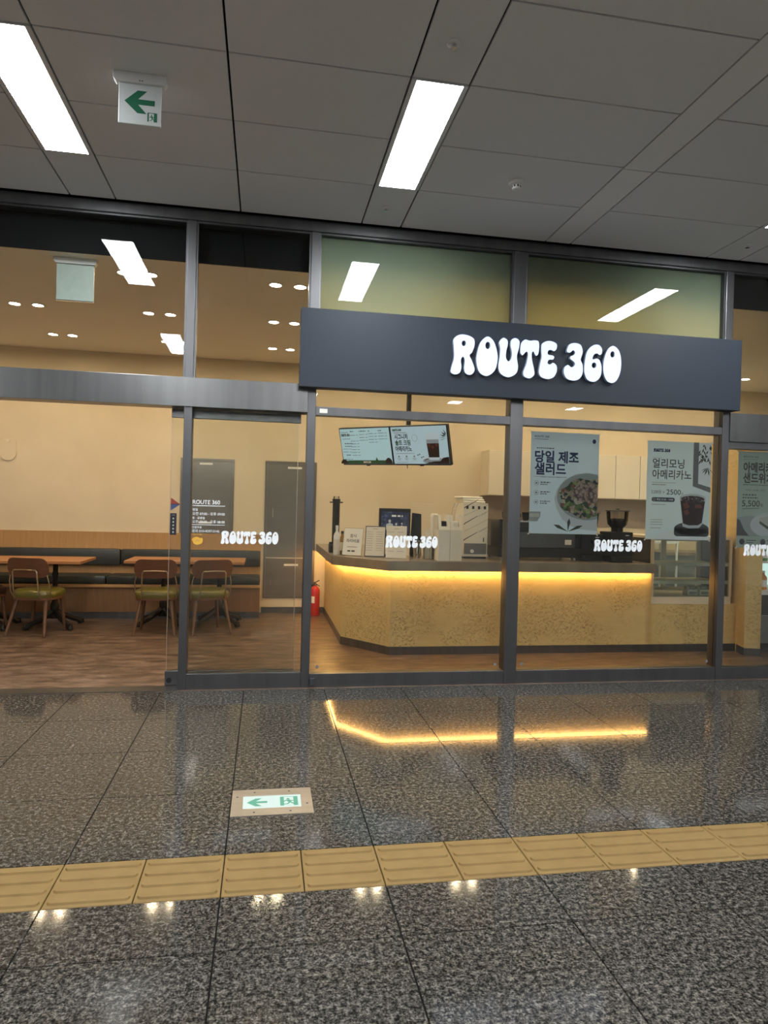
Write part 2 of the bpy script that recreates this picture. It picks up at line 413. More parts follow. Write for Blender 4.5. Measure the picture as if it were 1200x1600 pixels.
# ---- concourse floor: granite tiles laid over a joint bed, one row of yellow tactile tiles
X0 = -.1237
floor = B(-9, 10, -7, FY-.03, -.06, -.008).build('floor', 'joint_dark', kind='structure')
gmesh = {}
def gtile(x0, x1, y0, y1):
    key = (round(x1-x0, 3), round(y1-y0, 3))
    if key not in gmesh: gmesh[key] = MB().box(.003, key[0]-.003, .003, key[1]-.003, -.03, 0).mesh('granite_tile', 'granite')
    place('granite_tile', gmesh[key], floor, (x0, y0, 0))
rows = [(1.573, 2.173), (2.173, 2.473), (2.773, 3.373), (3.373, 3.973), (3.973, 4.573), (4.573, 5.173), (5.173, 5.225)]
for y0, y1 in rows:
    xr = y1*1.0 + .9
    for k in range(-7, 14):
        a = X0+k*.6
        if a+.6 < -.42*y1-.5 or a > .85*y1+.4: continue
        gtile(a, a+.6, y0, y1)
near = MB()                                           # floor outside the picture: same stone, plain slabs
for x0, x1, y0, y1 in [(-9, 10, -7, 1.57), (-9, X0-7*.6, 1.573, 5.22), (X0+14*.6, 10, 1.573, 5.22)]: near.box(x0, x1, y0, y1, -.03, 0)
near.build('granite_field', 'granite', floor)
side = MB()
for y0, y1 in rows+[(2.473, 2.773)]:
    ks = [k for k in range(-7, 14) if not (X0+k*.6+.6 < -.42*y1-.5 or X0+k*.6 > .85*y1+.4)]
    side.box(X0-7*.6, X0+ks[0]*.6, y0, y1, -.03, 0); side.box(X0+(ks[-1]+1)*.6, X0+14*.6, y0, y1, -.03, 0)
side.build('granite_border', 'granite', floor)
tact = MB().box(.002, .298, .002, .298, -.03, .001).mesh('tactile_tile', 'tactile_yellow', bevel=.002, seg=1)
rdg = MB(); rdg.prism(rrect(-.138, .138, -.019, .019, .018, 5), 0, .007)
rdg.v = [(x*(1 if z < .001 else .985), y*(1 if z < .001 else .80), z) for x, y, z in rdg.v]
rdgm = rdg.mesh('ridge', 'tactile_yellow')
ks = [k for k in range(-7, 14) if not (X0+k*.6+.6 < -.42*2.773-.5 or X0+k*.6 > .85*2.773+.4)]
for k in range(ks[0]*2, (ks[-1]+1)*2):
    t = place('tactile_tile', tact, floor, (X0+k*.3, 2.473, 0))
    for j in range(4): place('ridge', rdgm, t, (.15, .0375+.075*j, .001))
# ---- shop floor
B(-5.2, 7.3, FY-.03, 9.1, -.06, 0).build('floor_shop', 'vinyl_floor', kind='structure')
B(-2.7, -.61, FY-.025, FY+.12, 0, .004).build('trim_threshold', 'header_steel', kind='structure')
# ---- concourse ceiling
ceil = B(-9, 10, -7, FY+.35, ZC+.02, ZC+.12).build('ceiling', 'joint_dark', kind='structure')
yl = [2.19, 2.79, 3.39, 3.985, 4.575, 5.21]
cm = {}
def cpanel(x0, x1, y0, y1, m='panel_ceiling', name='ceiling_panel', gap=.0055):
    key = (round(x1-x0, 3), round(y1-y0, 3), m)
    if key not in cm: cm[key] = MB().box(gap, key[0]-gap, gap, key[1]-gap, 0, .016).mesh(name, m, bevel=.001, seg=1)
    place(name, cm[key], ceil, (x0, y0, ZC))
STRIPS = [(-1.43, -1.118), (.677, .982), (3.612, 3.92)]
cols = [(-2.66, -1.43), (-1.118, -.233), (-.233, .677), (.982, 2.172), (2.386, 3.612), (3.92, 5.1)]
for a, b in cols:
    for y0, y1 in zip(yl[:-1], yl[1:]): cpanel(a, b, y0, y1)
for a, b in STRIPS:
    cpanel(a, b, 2.19, 3.39); cpanel(a, b, 4.575, 5.21)
cpanel(2.172, 2.386, 2.19, 4.0, 'ceiling_beam', 'ceiling_strip'); cpanel(2.172, 2.386, 4.0, 5.21, 'ceiling_beam', 'ceiling_strip')
rest = MB()                                           # ceiling beyond the picture
LROWS = [(3.39, 4.575), (.17, 1.40), (-3.05, -1.82)]
EXTRA = [(-5.2, -4.89), (6.2, 6.51)]
ALLS = STRIPS+EXTRA
rest.box(-9, -2.664, 2.19, 5.24, ZC, ZC+.016); rest.box(5.104, 10, 2.19, 5.24, ZC, ZC+.016)
xs = [-9]+[q for s in sorted(ALLS) for q in s]+[10]
for i in range(0, len(xs), 2): rest.box(xs[i], xs[i+1], -7, 2.186, ZC, ZC+.016)
for a, b in ALLS:
    for y0, y1 in ((-7, -3.05), (-1.82, .17), (1.40, 2.186)): rest.box(a, b, y0, y1, ZC, ZC+.016)
rest.build('ceiling_field', 'panel_ceiling', ceil)
# ---- concourse side walls (seen only in reflections)
B(-9.1, 10.1, -7.1, -7, 0, ZC).build('wall_concourse', 'wall_grey', kind='structure')
B(-9.1, -9, -7, FY, 0, ZC).build('wall_concourse_west', 'wall_grey', kind='structure')
B(10, 10.1, -7, FY, 0, ZC).build('wall_concourse_east', 'wall_grey', kind='structure')
# ---- shop shell
wall_back = B(-5.2, 7.3, BY, BY+.12, 0, ZS+.1).build('wall_back', 'wall_cream', kind='structure')
B(-5.3, -5.2, FY+.1, BY+.12, 0, ZS+.1).build('wall_left', 'wall_cream', kind='structure')
B(7.3, 7.4, FY+.1, BY+.12, 0, ZS+.1).build('wall_right', 'wall_cream', kind='structure')
B(-5.3, 7.4, FY+.17, BY+.12, ZS, ZS+.06).build('ceiling_shop', 'ceiling_white', kind='structure')
B(-5.3, 7.4, FY+.15, FY+.17, ZS, ZC+.02).build('wall_bulkhead', 'black_panel', kind='structure')
B(-9, -5.2, FY, FY+.1, 0, ZC).build('wall_facade_west', 'wall_grey', kind='structure')
B(7.3, 10, FY, FY+.1, 0, ZC).build('wall_facade_east', 'wall_grey', kind='structure')
B(2.88, 7.28, BY-.012, BY-.001, 1.2, 1.6).build('backsplash', 'backsplash', wall_back)
B(-.02, .79, BY-.014, BY-.001, 0, .075).build('baseboard_back', 'header_steel', kind='structure')
MB().prism([(4.87, 6.33), (4.81, 6.15), (4.955, 6.10), (4.955, 6.95), (4.87, 6.95)], 0, 2.2).build('wall_partition', 'plaster_yellow', kind='structure')
MB().prism([(4.862, 6.335), (4.803, 6.143), (4.96, 6.092), (4.96, 6.11), (4.815, 6.155), (4.872, 6.335)], 0, .075).build('baseboard_partition', 'header_steel', kind='structure')

# ---- facade metalwork
PD = .12
POST = {'a': (-.612, -.552), 'b': (.302, .366), 'c': (1.935, 2.042), 'd': (3.84, 3.905)}
for i, k in enumerate('abcd'):
    a, b = POST[k]; B(a, b, FY, FY+PD, 0, 3.50).build('trim_%d' % (i+1), 'frame_steel', bevel=.003, kind='structure')
B(-5.2, 7.3, FY-.01, FY+PD+.02, 3.50, ZC).build('trim_5', 'frame_steel', bevel=.003, kind='structure')
B(-5.2, .302, FY-.012, FY+PD+.03, 2.115, 2.332).build('trim_6', 'header_steel', bevel=.002, kind='structure')
B(3.905, 7.3, FY-.012, FY+PD+.03, 2.045, 2.29).build('trim_7', 'header_steel', bevel=.002, kind='structure')
B(-2.70, -2.64, FY, FY+PD, 0, 3.5).build('trim_8', 'frame_steel', bevel=.003, kind='structure')
def pane(par, x0, x1, z0, z1, m='glass', y=GY): return B(x0, x1, y, y+.008, z0, z1).build('pane', m, par)
def rail(par, x0, x1, z0, z1, name='rail', m='frame_steel', y0=FY+.004, y1=FY+.10): return B(x0, x1, y0, y1, z0, z1).build(name, m, par, bevel=.002)
def bead(par, x0, x1, z0, z1):                        # thin glazing frame round a transom
    t = .014
    b = MB().box(x0, x1, FY+.012, FY+.06, z1-t, z1).box(x0, x0+t, FY+.012, FY+.06, z0, z1-t).box(x1-t, x1, FY+.012, FY+.06, z0, z1-t)
    b.build('glazing_bead', 'frame_steel', par)
w1 = frame('window_1'); pane(w1, -2.64, -.612, 2.332, 3.49); bead(w1, -2.64, -.612, 2.332, 3.5)
w2 = frame('window_2'); pane(w2, -.552, .302, 2.332, 3.49); bead(w2, -.552, .302, 2.332, 3.5)
for i, (a, b) in enumerate(((.366, 1.935), (2.042, 3.84))):
    wn = frame('window_%d' % (3+i)); pane(wn, a, b, 2.36, 3.49); bead(wn, a, b, 2.36, 3.5)
    B(a+.014, b-.014, GY+.02, GY+.022, 2.36, 3.486).build('frosted_film', 'frosted_film', wn)
w5 = frame('window_5'); pane(w5, 3.905, 7.3, 2.29, 3.49); bead(w5, 3.905, 7.3, 2.29, 3.5)
w6 = frame('window_6'); pane(w6, -.552, .302, .12, 2.115); rail(w6, -.552, .302, 0, .118, 'kick_plate')
for i, (a, b) in enumerate(((.366, 1.935), (2.042, 3.84))):
    wn = frame('window_%d' % (7+i)); pane(wn, a, b, .105, 2.10); pane(wn, a, b, 2.165, 2.36)
    rail(wn, a, b, 2.10, 2.165); rail(wn, a, b, 0, .105, 'kick_plate'); rail(wn, a, b, 2.355, 2.385, 'head_rail')
    for px, pz in ((a+.06, .15), (b-.06, .15)): MB().cyl((px, GY-.004, pz), (px, GY, pz), .013, n=12).build('glass_fixing', 'mid_grey', wn)
q = B(.395, .455, FY+.001, FY+.004, 2.118, 2.150).build('rating_plate', 'paper_white', bpy.data.objects['window_7'])
w9 = frame('window_9'); pane(w9, 3.905, 7.3, .10, 2.045); rail(w9, 3.905, 7.3, 0, .10, 'kick_plate'); rail(w9, 3.905, 7.3, 1.985, 2.045, 'head_rail')
# sliding door leaf, pushed open behind the fixed pane
d1 = frame('door_1'); DY = FY+.135
B(-.715, .245, DY, DY+.01, .03, 2.10).build('pane', 'glass', d1)
B(-.715, .262, DY-.012, DY+.022, 2.045, 2.112).build('top_rail', 'header_steel', d1, bevel=.002)
sh = B(-.722, .25, DY-.012, DY+.022, .006, .115).build('bottom_rail', 'frame_steel', d1, bevel=.002)
MB().cyl((-.69, DY-.02, .045), (-.69, DY-.01, .045), .02, n=14).build('floor_lock', 'black_plastic', sh)
B(-.7155, -.7125, DY-.001, DY+.011, .115, 2.045).build('edge_strip', 'brass_steel', d1)
B(.242, .247, DY-.001, DY+.011, .115, 2.045).build('edge_strip', 'brass_steel', d1)
MB().prism([(.372, FY-.001), (.372, FY-.05), (.395, FY-.035), (.42, FY-.001)], .03, .075).build('trim_9', 'dark_grey', kind='structure')

# ---- stainless access doors in the back wall
def steel_door(n, x0, x1, z0, z1, split=None, handles=(), plates=()):
    d = frame('door_%d' % n); y = BY
    t = .028
    MB().box(x0, x1, y-.012, y-.001, z1-t, z1).box(x0, x1, y-.012, y-.001, z0, z0+t).box(x0, x0+t, y-.012, y-.001, z0+t, z1-t).box(x1-t, x1, y-.012, y-.001, z0+t, z1-t).build('door_frame', 'door_steel', d)
    lv = [(z0+t, split-.004), (split+.004, z1-t)] if split else [(z0+t, z1-t)]
    for a, b in lv: B(x0+t+.003, x1-t-.003, y-.009, y-.001, a+.003, b-.003).build('door_leaf', 'door_steel', d, bevel=.001)
    for hx, ha, hb in handles: MB().tube([(hx, y-.009, ha), (hx, y-.045, ha+.01), (hx, y-.045, hb-.01), (hx, y-.009, hb)], .006, 8).build('handle', 'chrome', d, smooth=True)
    for px, pz, pw in plates: B(px, px+pw, y-.0115, y-.009, pz, pz+.026).build('name_plate', 'paper_white', d)
steel_door(2, -1.064, -.398, .82, 1.965, None, (), ((-.83, 1.885, .16), (-.83, 1.135, .16)))
steel_door(3, -.009, .653, .19, 1.965, .714, ((.10, 1.23, 1.37), (.09, .36, .5)), ((.28, 1.87, .18), (.26, .61, .18)))

# ================================================================== THE SIGN
sg = thing('shop_sign', 'long dark grey fascia sign box with white glowing bubble lettering over the glass front', 'sign', (2.075, 5.19, 2.295))
B(-1.845, 1.845, -.05, .06, 0, .592).build('sign_box', 'sign_face', sg, bevel=.003)
s = 1.432/LOGO_W; sh_ = .318
for ch in 'ROUTE360':
    vs, fs = letter_mesh(ch, .06, 6, -.012)
    P = lambda q, y: (-.692+q[0]*s, y-q[2]*0, .142+q[1]*sh_)
    mb = MB().add([(-.692+q[0]*s, -.065-q[2]*.5, .142+q[1]*sh_) for q in vs], fs)
    nm = {'3': 'digit_three', '6': 'digit_six', '0': 'digit_zero'}.get(ch, 'letter_' + ch.lower())
    lo = mb.build(nm, 'letter_face', sg)
    lo.data.materials.append(M['letter_side'])
    for p in lo.data.polygons:
        if abs(p.normal.y) < .5: p.material_index = 1

# ================================================================== CONCOURSE FITTINGS
lm = {}
def ceiling_light(x0, x1, y0, y1, label, group=None):
    t = thing('ceiling_light', label, 'light', (x0, y0, ZC), 0, group); W, D = x1-x0, y1-y0
    MB().box(.004, W-.004, .004, D-.004, .012, .02).build('housing', 'white_metal', t)
    f = MB().box(.004, .03, .004, D-.004, -.004, .012).box(W-.03, W-.004, .004, D-.004, -.004, .012).box(.03, W-.03, .004, .012, -.004, .012).box(.03, W-.03, D-.012, D-.004, -.004, .012)
    f.build('frame', 'white_metal', t)
    MB().box(.03, W-.03, .012, D-.012, -.003, .011).build('diffuser', 'panel_emit', t)
names = ['long bright ceiling light panel at the upper left, before the arrow sign', 'long bright ceiling light panel above the shop sign lettering', 'long ceiling light panel cut off by the picture edge, beside the grey ceiling strip']
for (a, b), n in zip(STRIPS, names): ceiling_light(a, b, *LROWS[0], n)
for ri, (y0, y1) in enumerate(LROWS[1:]):
    for si, (a, b) in enumerate(STRIPS):
        if ri == 0 and si == 0: ceiling_light(a, b, y0, y1, 'ceiling light panel mirrored as the lower pale patch in the upper left pane')
        else: ceiling_light(a, b, y0, y1, 'long ceiling light panel of the concourse behind the viewpoint', 'concourse lights behind the viewpoint')
for a, b in EXTRA:
    for y0, y1 in LROWS[1:]: ceiling_light(a, b, y0, y1, 'long ceiling light panel of the concourse behind the viewpoint', 'concourse lights behind the viewpoint')
# sprinklers and smoke detector
def sprinkler(x, y, label):
    t = thing('ceiling_sprinkler', label, 'sprinkler', (x, y, ZC))
    MB().lathe([(.036, 0), (.036, -.004), (.03, -.008), (.014, -.009)], n=20).build('escutcheon', 'white_metal', t, smooth=True)
    MB().lathe([(.010, -.008), (.010, -.022), (.016, -.024), (.016, -.027)], n=14).build('sprinkler_head', 'chrome', t, smooth=True)
sprinkler(.817, 3.098, 'round chrome ceiling sprinkler in the strip before the long light panel')
sprinkler(.812, 4.898, 'tiny ceiling sprinkler between the long light panel and the shop front')
sprinkler(3.746, 4.884, 'tiny ceiling sprinkler near the right edge of the ceiling')
t = thing('smoke_detector', 'white round smoke detector on the ceiling above the shop sign', 'detector', (1.588, 4.318, ZC))
MB().lathe([(.055, 0), (.055, -.008), (.048, -.018), (.03, -.022)], n=24).build('base', 'white_plastic', t, smooth=True)
ch = MB().lathe([(.028, -.018), (.028, -.048), (.02, -.052), (.004, -.052)], n=20).build('chamber', 'white_plastic', t, smooth=True)
for i in range(8):
    a = i*PI/4; MB().cyl((.0265*math.cos(a), .0265*math.sin(a), -.031), (.030*math.cos(a), .030*math.sin(a), -.031), .006, n=8).build('vent', 'black_plastic', ch)
# exit sign over the concourse
def arrow(x, z, w, h):                                # arrow pointing left, tip at x
    return [[(x, z), (x+w*.43, z+h*.5), (x+w*.74, z+h*.5), (x+w*.45, z+h*.12), (x+w, z+h*.12), (x+w, z-h*.12), (x+w*.45, z-h*.12), (x+w*.74, z-h*.5), (x+w*.43, z-h*.5)]]
def runner(x, z, s):                                  # small running figure: head, body, arms, legs
    c = lambda px, pz: (x+px*s, z+pz*s)
    return [ell(x+.42*s, z+.84*s, .09*s, .09*s, 12),
            [c(.28, .70), c(.48, .74), c(.62, .42), c(.46, .36)],
            [c(.30, .72), c(.14, .52), c(.20, .47), c(.36, .64)],
            [c(.50, .72), c(.66, .62), c(.82, .66), c(.80, .56), c(.64, .52), c(.48, .62)],
            [c(.48, .42), c(.62, .40), c(.80, .18), c(.95, .14), c(.92, .05), c(.74, .08)],
            [c(.46, .40), c(.56, .36), c(.40, .12), c(.16, .10), c(.16, .19), c(.36, .21)]]
t = thing('exit_sign', 'white hanging exit sign with green arrow and running figure under the concourse ceiling', 'sign', (-.68, 3.667, ZC))
MB().prism_y([(-.131, 0), (-.131, -.035), (-.118, -.052), (.118, -.052), (.131, -.035), (.131, 0)], -.022, .022).build('mount', 'white_metal', t, bevel=.003)
bd = B(-.104, .104, -.008, .008, -.256, -.052).build('board', 'exit_white', t, bevel=.003)
mb = MB()
for p in arrow(-.075, -.142, .148, .115): mb.flat(p, -.0085)
mb.build('arrow', 'exit_green', t)
mb = MB(); mb.flat(rect(.038, .086, -.236, -.190), -.0085); mb.build('door_panel', 'exit_green', t)
mb = MB(); mb.flat(rect(.046, .070, -.236, -.194), -.0089); mb.build('doorway', 'exit_white', t)
mb = MB()
for p in runner(.043, -.235, .038): mb.flat(p, -.0093)
mb.build('running_figure', 'exit_green', t)
for dx in (-.02, -.008): MB().cyl((dx+.02, -.0215, -.042), (dx+.02, -.024, -.042), .003, n=8).build('indicator', 'black_plastic', t)
# exit sign inside the glass, seen from behind
t = thing('exit_sign', 'pale unlit exit sign seen from its blank back behind the upper left glass', 'sign', (-1.47, 5.55, ZS))
MB().prism_y([(-.155, 0), (-.155, -.03), (-.14, -.045), (.14, -.045), (.155, -.03), (.155, 0)], -.025, .025).build('mount', 'white_metal', t, bevel=.003)
B(-.135, .135, -.009, .009, -.32, -.045).build('board', 'exit_back', t, bevel=.003)
B(-.138, .138, -.011, .011, -.326, -.32).build('edge_strip', 'chrome', t)
# exit marker set in the floor
t = thing('floor_exit_marker', 'brass-framed floor light with green exit arrow and running figure set in the granite', 'floor sign', (-.121, 3.10, 0))
fm = MB()
for a in ((0, .375, 0, .07), (0, .375, .208, .28), (0, .052, .07, .208), (.323, .375, .07, .208)): fm.box(a[0], a[1], a[2], a[3], .0005, .004)
fm.build('cover_frame', 'brass_steel', t)
B(.052, .323, .07, .208, .0003, .0012).build('lens', 'exit_floor_white', t)
mb = MB()
def fl(poly, z): mb.add([(x, y, z) for x, y in poly], [tuple(range(len(poly)))])
for p in arrow(.070, .140, .095, .085): fl(p, .0016)
mb.build('arrow', 'exit_green_floor', t)
mb = MB(); fl(rect(.225, .308, .092, .190), .0016); mb.build('door_panel', 'exit_green_floor', t)
mb = MB(); fl(rect(.243, .288, .092, .185), .0019); mb.build('doorway', 'exit_floor_white', t)
mb = MB()
for p in runner(.228, .094, .082): fl(p, .0022)
mb.build('running_figure', 'exit_green_floor', t)
scr = MB().cyl((0, 0, .003), (0, 0, .0048), .005, n=10).mesh('screw', 'dark_grey')
for x, y in ((.025, .2), (.105, .245), (.105, .03), (.27, .245), (.35, .1), (.27, .03)): place('screw', scr, t, (x, y, 0))

# ================================================================== SHOP CEILING LIGHTS
dl_ring = MB().tube([(.052*math.cos(a*PI/10), .052*math.sin(a*PI/10), -.002) for a in range(20)], .007, 6, True).mesh('ring', 'white_metal', smooth=True)
dl_lens = MB().cyl((0, 0, -.003), (0, 0, .0), .046, n=20).mesh('lens', 'down_emit')
rowsn = ['nearest the glass', 'in mid-ceiling', 'by the back wall']
coln = {-2.375: 'nearest the picture edge', -1.165: 'in the pane left of the post', .04: 'in the narrow pane beside the sign'}
for cx in (-3.58, -2.375, -1.165, .04, 1.25, 2.45, 3.66, 4.86, 6.06):
    for ri, y in enumerate((5.775, 6.95, 8.13)):
        for j in (0, 1):
            if cx in coln:
                lab = '%s downlight of the pair %s, %s' % (('left-hand', 'right-hand')[j], rowsn[ri], coln[cx]); gr = 'shop downlights'
            elif cx > 6: lab = '%s downlight of the pair %s, beyond the far end of the sign' % (('left-hand', 'right-hand')[j], rowsn[ri]); gr = 'shop downlights'
            elif cx < -3: lab = 'recessed downlight of the shop ceiling beyond the picture edge'; gr = 'downlights beyond the picture edge'
            else: lab = 'small recessed downlight over the counter end, hidden by the sign'; gr = 'downlights hidden by the sign'
            t = thing('downlight', lab, 'downlight', (cx+j*.205, y, ZS-.001), 0, gr)
            place('ring', dl_ring, t); place('lens', dl_lens, t)

# ================================================================== SEATING AREA
# banquette along the back wall
t = thing('banquette', 'long wall bench with black vinyl cushions and oak base along the back wall', 'bench', (-2.5, 8.68, 0))
XL, XR = -2.6, 2.46
B(XL, XR, -.19, .24, .08, .375).build('base', 'oak_dark', t)
B(XL, XR, -.17, .24, 0, .08).build('kick_plate', 'header_steel', t)
B(XL, XR, -.235, .24, .375, .41).build('ledge', 'oak_panel', t, bevel=.003)
B(XL, XR, .225, .248, .41, 1.01).build('wall_panel', 'oak_panel', t)
bx = [XL, -1.15, .67, XR]
for a, b in zip(bx[:-1], bx[1:]): B(a+.003, b-.003, -.23, .15, .412, .51).build('seat_cushion', 'bench_vinyl', t, bevel=.02, smooth=True)
bx = [XL, -1.05, .755, XR]
for a, b in zip(bx[:-1], bx[1:]): B(a+.003, b-.003, .15, .224, .60, .805).build('back_cushion', 'bench_vinyl', t, bevel=.02, smooth=True)

def make_table(label, x0, x1, y0, y1, peds):
    cx, cy = (x0+x1)/2, (y0+y1)/2
    t = thing('cafe_table', label, 'table', (cx, cy, 0))
    B(x0-cx, x1-cx, y0-cy, y1-cy, .718, .748).build('table_top', 'table_wood', t, bevel=.003)
    for px in peds:
        lx = px-cx
        p = MB().lathe([(.055, .10), (.06, .13), (.035, .17), (.045, .20), (.045, .25), (.028, .28), (.032, .34), (.027, .40), (.026, .55), (.034, .58), (.026, .61), (.026, .69), (.11, .70), (.11, .717)], (lx, 0, 0), 16).build('pedestal', 'cast_iron', t, smooth=True)
        for k in range(4):
            a = PI/4+k*PI/2; d = Vector((math.cos(a), math.sin(a), 0)); c = Vector((lx, 0, 0))
            pts = [c+d*.03+Vector((0, 0, .17)), c+d*.10+Vector((0, 0, .13)), c+d*.19+Vector((0, 0, .085)), c+d*.27+Vector((0, 0, .055)), c+d*.30+Vector((0, 0, .03)), c+d*.33+Vector((0, 0, .03)), c+d*.325+Vector((0, 0, .055)), c+d*.30+Vector((0, 0, .06))]
            MB().tube(pts, [.035, .032, .028, .026, .03, .026, .018, .012], 8).build('foot', 'cast_iron', p, smooth=True)
    return t
make_table('long oak cafe table cut off by the picture edge, behind the nearer green chair', -3.25, -1.90, 7.60, 8.28, (-2.90, -2.24))
make_table('oak cafe table passing behind the door post, two green chairs before it', -1.50, -.215, 7.77, 8.40, (-1.12, -.50))

def make_chair(label, loc, rz, seatm='seat_green'):
    t = thing('cafe_chair', label, 'chair', loc, rz, None)
    # seat: rounded square pad with a soft crown
    prof = [(.0, .388), (.97, .388), (1.0, .41), (1.0, .43), (.96, .452), (.85, .465), (.5, .472), (.0, .474)]
    vs = []; fs = []; n = 32
    def se(a, r):
        c, s_ = math.cos(a), math.sin(a); e = .62
        return (.225*r*abs(c)**e*(1 if c > 0 else -1), .02+.215*r*abs(s_)**e*(1 if s_ > 0 else -1))
    mb = MB()
    for r, z in prof[1:-1]:
        for i in range(n):
            x, y = se(2*PI*i/n, r); w = 0.003*math.sin(6*2*PI*i/n) if .45 < r < .99 and z > .44 else 0
            vs.append((x, y, z+w))
    k = len(prof)-2
    for j in range(k-1):
        for i in range(n): fs.append((j*n+i, j*n+(i+1) % n, (j+1)*n+(i+1) % n, (j+1)*n+i))
    fs += [tuple(range(n-1, -1, -1)), tuple(range((k-1)*n, k*n))]
    seat = mb.add(vs, fs).build('seat', seatm, t, smooth=True)
    for bxp, byp in ((-.08, -.05), (.08, -.05), (-.08, .10), (.08, .10)): MB().lathe([(.010, .4735), (.009, .4765), (.003, .478)], (bxp, byp, 0), 10).build('button', seatm, seat, smooth=True)
    MB().prism([se(2*PI*i/n, .97) for i in range(n)], .365, .388).build('seat_frame', 'walnut', t)
    for sx in (-1, 1):
        MB().cyl((sx*.15, -.125, .37), (sx*.205, -.235, 0), .021, .014, 10).build('leg', 'walnut_leg', t, smooth=True)
        MB().cyl((sx*.15, .17, .37), (sx*.185, .19, 0), .021, .014, 10).build('leg', 'walnut_leg', t, smooth=True)
    # bent plywood back
    out = rrect(-.215, .215, .60, .80, .075, 7)
    yb = lambda x, z: -.205-.04*(z-.6)/.2+.75*x*x
    nb = 24; front = []; back = []
    mb = MB(); xs_ = [-.215+.43*i/nb for i in range(nb+1)]
    def zr(x):
        r = .075; d = max(0, abs(x)-(.215-r)); h = r-math.sqrt(max(0, r*r-d*d)); return .60+h, .80-h
    vs = []
    for x in xs_:
        a, b = zr(x)
        for f in (0, .25, .5, .75, 1): z = a+(b-a)*f; vs.append((x, yb(x, z), z))
    m0 = len(vs); vs += [(x, y-.013, z) for x, y, z in vs]; fs = []
    for i in range(nb):
        for j in range(4):
            q = (i*5+j, (i+1)*5+j, (i+1)*5+j+1, i*5+j+1); fs += [q, tuple(m0+c for c in reversed(q))]
        fs += [(i*5, m0+i*5, m0+(i+1)*5, (i+1)*5), (i*5+4, (i+1)*5+4, m0+(i+1)*5+4, m0+i*5+4)]
    for j in range(4): fs += [(j, j+1, m0+j+1, m0+j), (nb*5+j, m0+nb*5+j, m0+nb*5+j+1, nb*5+j+1)]
    mb.add(vs, fs).build('backrest', 'walnut', t, smooth=True)
    # bent metal hoop carrying the back
    hp = [(-.135, -.16, .372), (-.135, -.205, .40), (-.132, -.235, .50), (-.128, -.25, .60), (-.125, -.256, .66), (-.112, -.258, .678), (0, -.262, .682), (.112, -.258, .678), (.125, -.256, .66), (.128, -.25, .60), (.132, -.235, .50), (.135, -.205, .40), (.135, -.16, .372)]
    MB().tube(hp, .0075, 8).build('back_frame', 'brass_rod', t, smooth=True)
    for sx in (-1, 1):
        MB().tube([(sx*.20, -.10, .372), (sx*.212, -.15, .45), (sx*.208, -.178, .56), (sx*.19, -.19, .64)], .006, 8).build('side_rod', 'brass_rod', t, smooth=True)
    return t
make_chair('green-seated bentwood chair with its back in full view beside the wide oak table', (-2.30, 7.595, 0), math.radians(-14))
make_chair('green-seated bentwood chair standing just outside the glass door edge', (-1.115, 7.60, 0), math.radians(2))
make_chair('green-seated bentwood chair seen through the glass pane next to the post', (-.60, 7.62, 0), math.radians(20))
make_chair('chair with dark seat, mostly cut off by the picture edge', (-2.93, 7.72, 0), math.radians(-24), 'seat_red')
# oval sensor plate on the wall
t = thing('wall_plate', 'cream oval cover plate with round knob on the back wall above the bench', 'wall plate', (-3.085, BY-.001, 2.0))
MB().prism_y(rrect(-.095, .095, -.15, .15, .094, 10), -.018, 0).build('plate', 'wall_cream', t, bevel=.006)
MB().cyl((0, -.018, .095), (0, -.026, .095), .022, n=16).build('knob', 'cabinet_cream', t)
# fire extinguisher
t = thing('fire_extinguisher', 'red fire extinguisher with black handle standing in the corner by the counter', 'extinguisher', (.655, 8.70, 0))
MB().lathe([(.058, 0), (.06, .006), (.06, .03), (.055, .033), (.06, .036), (.06, .30), (.056, .335), (.04, .36), (.018, .375), (.018, .385)], n=24).build('cylinder', 'red_paint', t, smooth=True)
MB().lathe([(.016, .38), (.016, .40), (.012, .402), (.012, .42)], n=14).build('valve', 'chrome', t, smooth=True)
MB().prism_y([(-.02, .412), (.055, .368), (.06, .376), (-.012, .428)], -.011, .011).build('carry_handle', 'black_plastic', t, bevel=.002)
MB().prism_y([(-.025, .415), (-.02, .405), (.055, .445), (.05, .455)], -.010, .010).build('lever', 'black_plastic', t, bevel=.002)
MB().tube([(-.012, 0, .39), (-.06, 0, .385), (-.078, 0, .33), (-.07, 0, .18), (-.066, -.01, .1)], .008, 8).build('hose', 'black_plastic', t, smooth=True)
vs = []; fs = []
for i in range(9):
    a = -PI*.78+i*.09
    for z in (.165, .25): vs.append((.0606*math.cos(a), .0606*math.sin(a), z))
MB().add(vs, [(2*i, 2*i+2, 2*i+3, 2*i+1) for i in range(8)]).build('instruction_label', 'paper_white', t)

# ================================================================== COUNTER
WT = .905
t = thing('service_counter', 'yellow rough-plastered service counter with angled corner and steel plinth', 'counter', (2.5, 6.65, 0))
ox, oy = 2.5, 6.65
sh = lambda P: [(x-ox, y-oy) for x, y in P]
MB().prism(sh([(.79, 8.91), (.79, 6.90), (1.197, 6.36), (3.90, 6.36), (3.90, 6.95), (1.45, 6.95), (1.36, 7.06), (1.36, 8.91)]), .078, .812).build('body', 'plaster_yellow', t)
MB().prism(sh([(.785, 8.91), (.785, 6.898), (1.194, 6.354), (4.868, 6.354), (4.868, 6.90), (1.45, 6.90), (1.36, 7.0), (1.36, 8.91)]), 0, .078).build('plinth', 'header_steel', t)
B(3.90-ox, 4.868-ox, 6.36-oy, 6.95-oy, .078, .485).build('low_body', 'plaster_yellow', t)
t2 = thing('worktop', 'brown-grey stone worktop slab with angled corner on the yellow counter', 'worktop', (2.5, 6.65, .812))
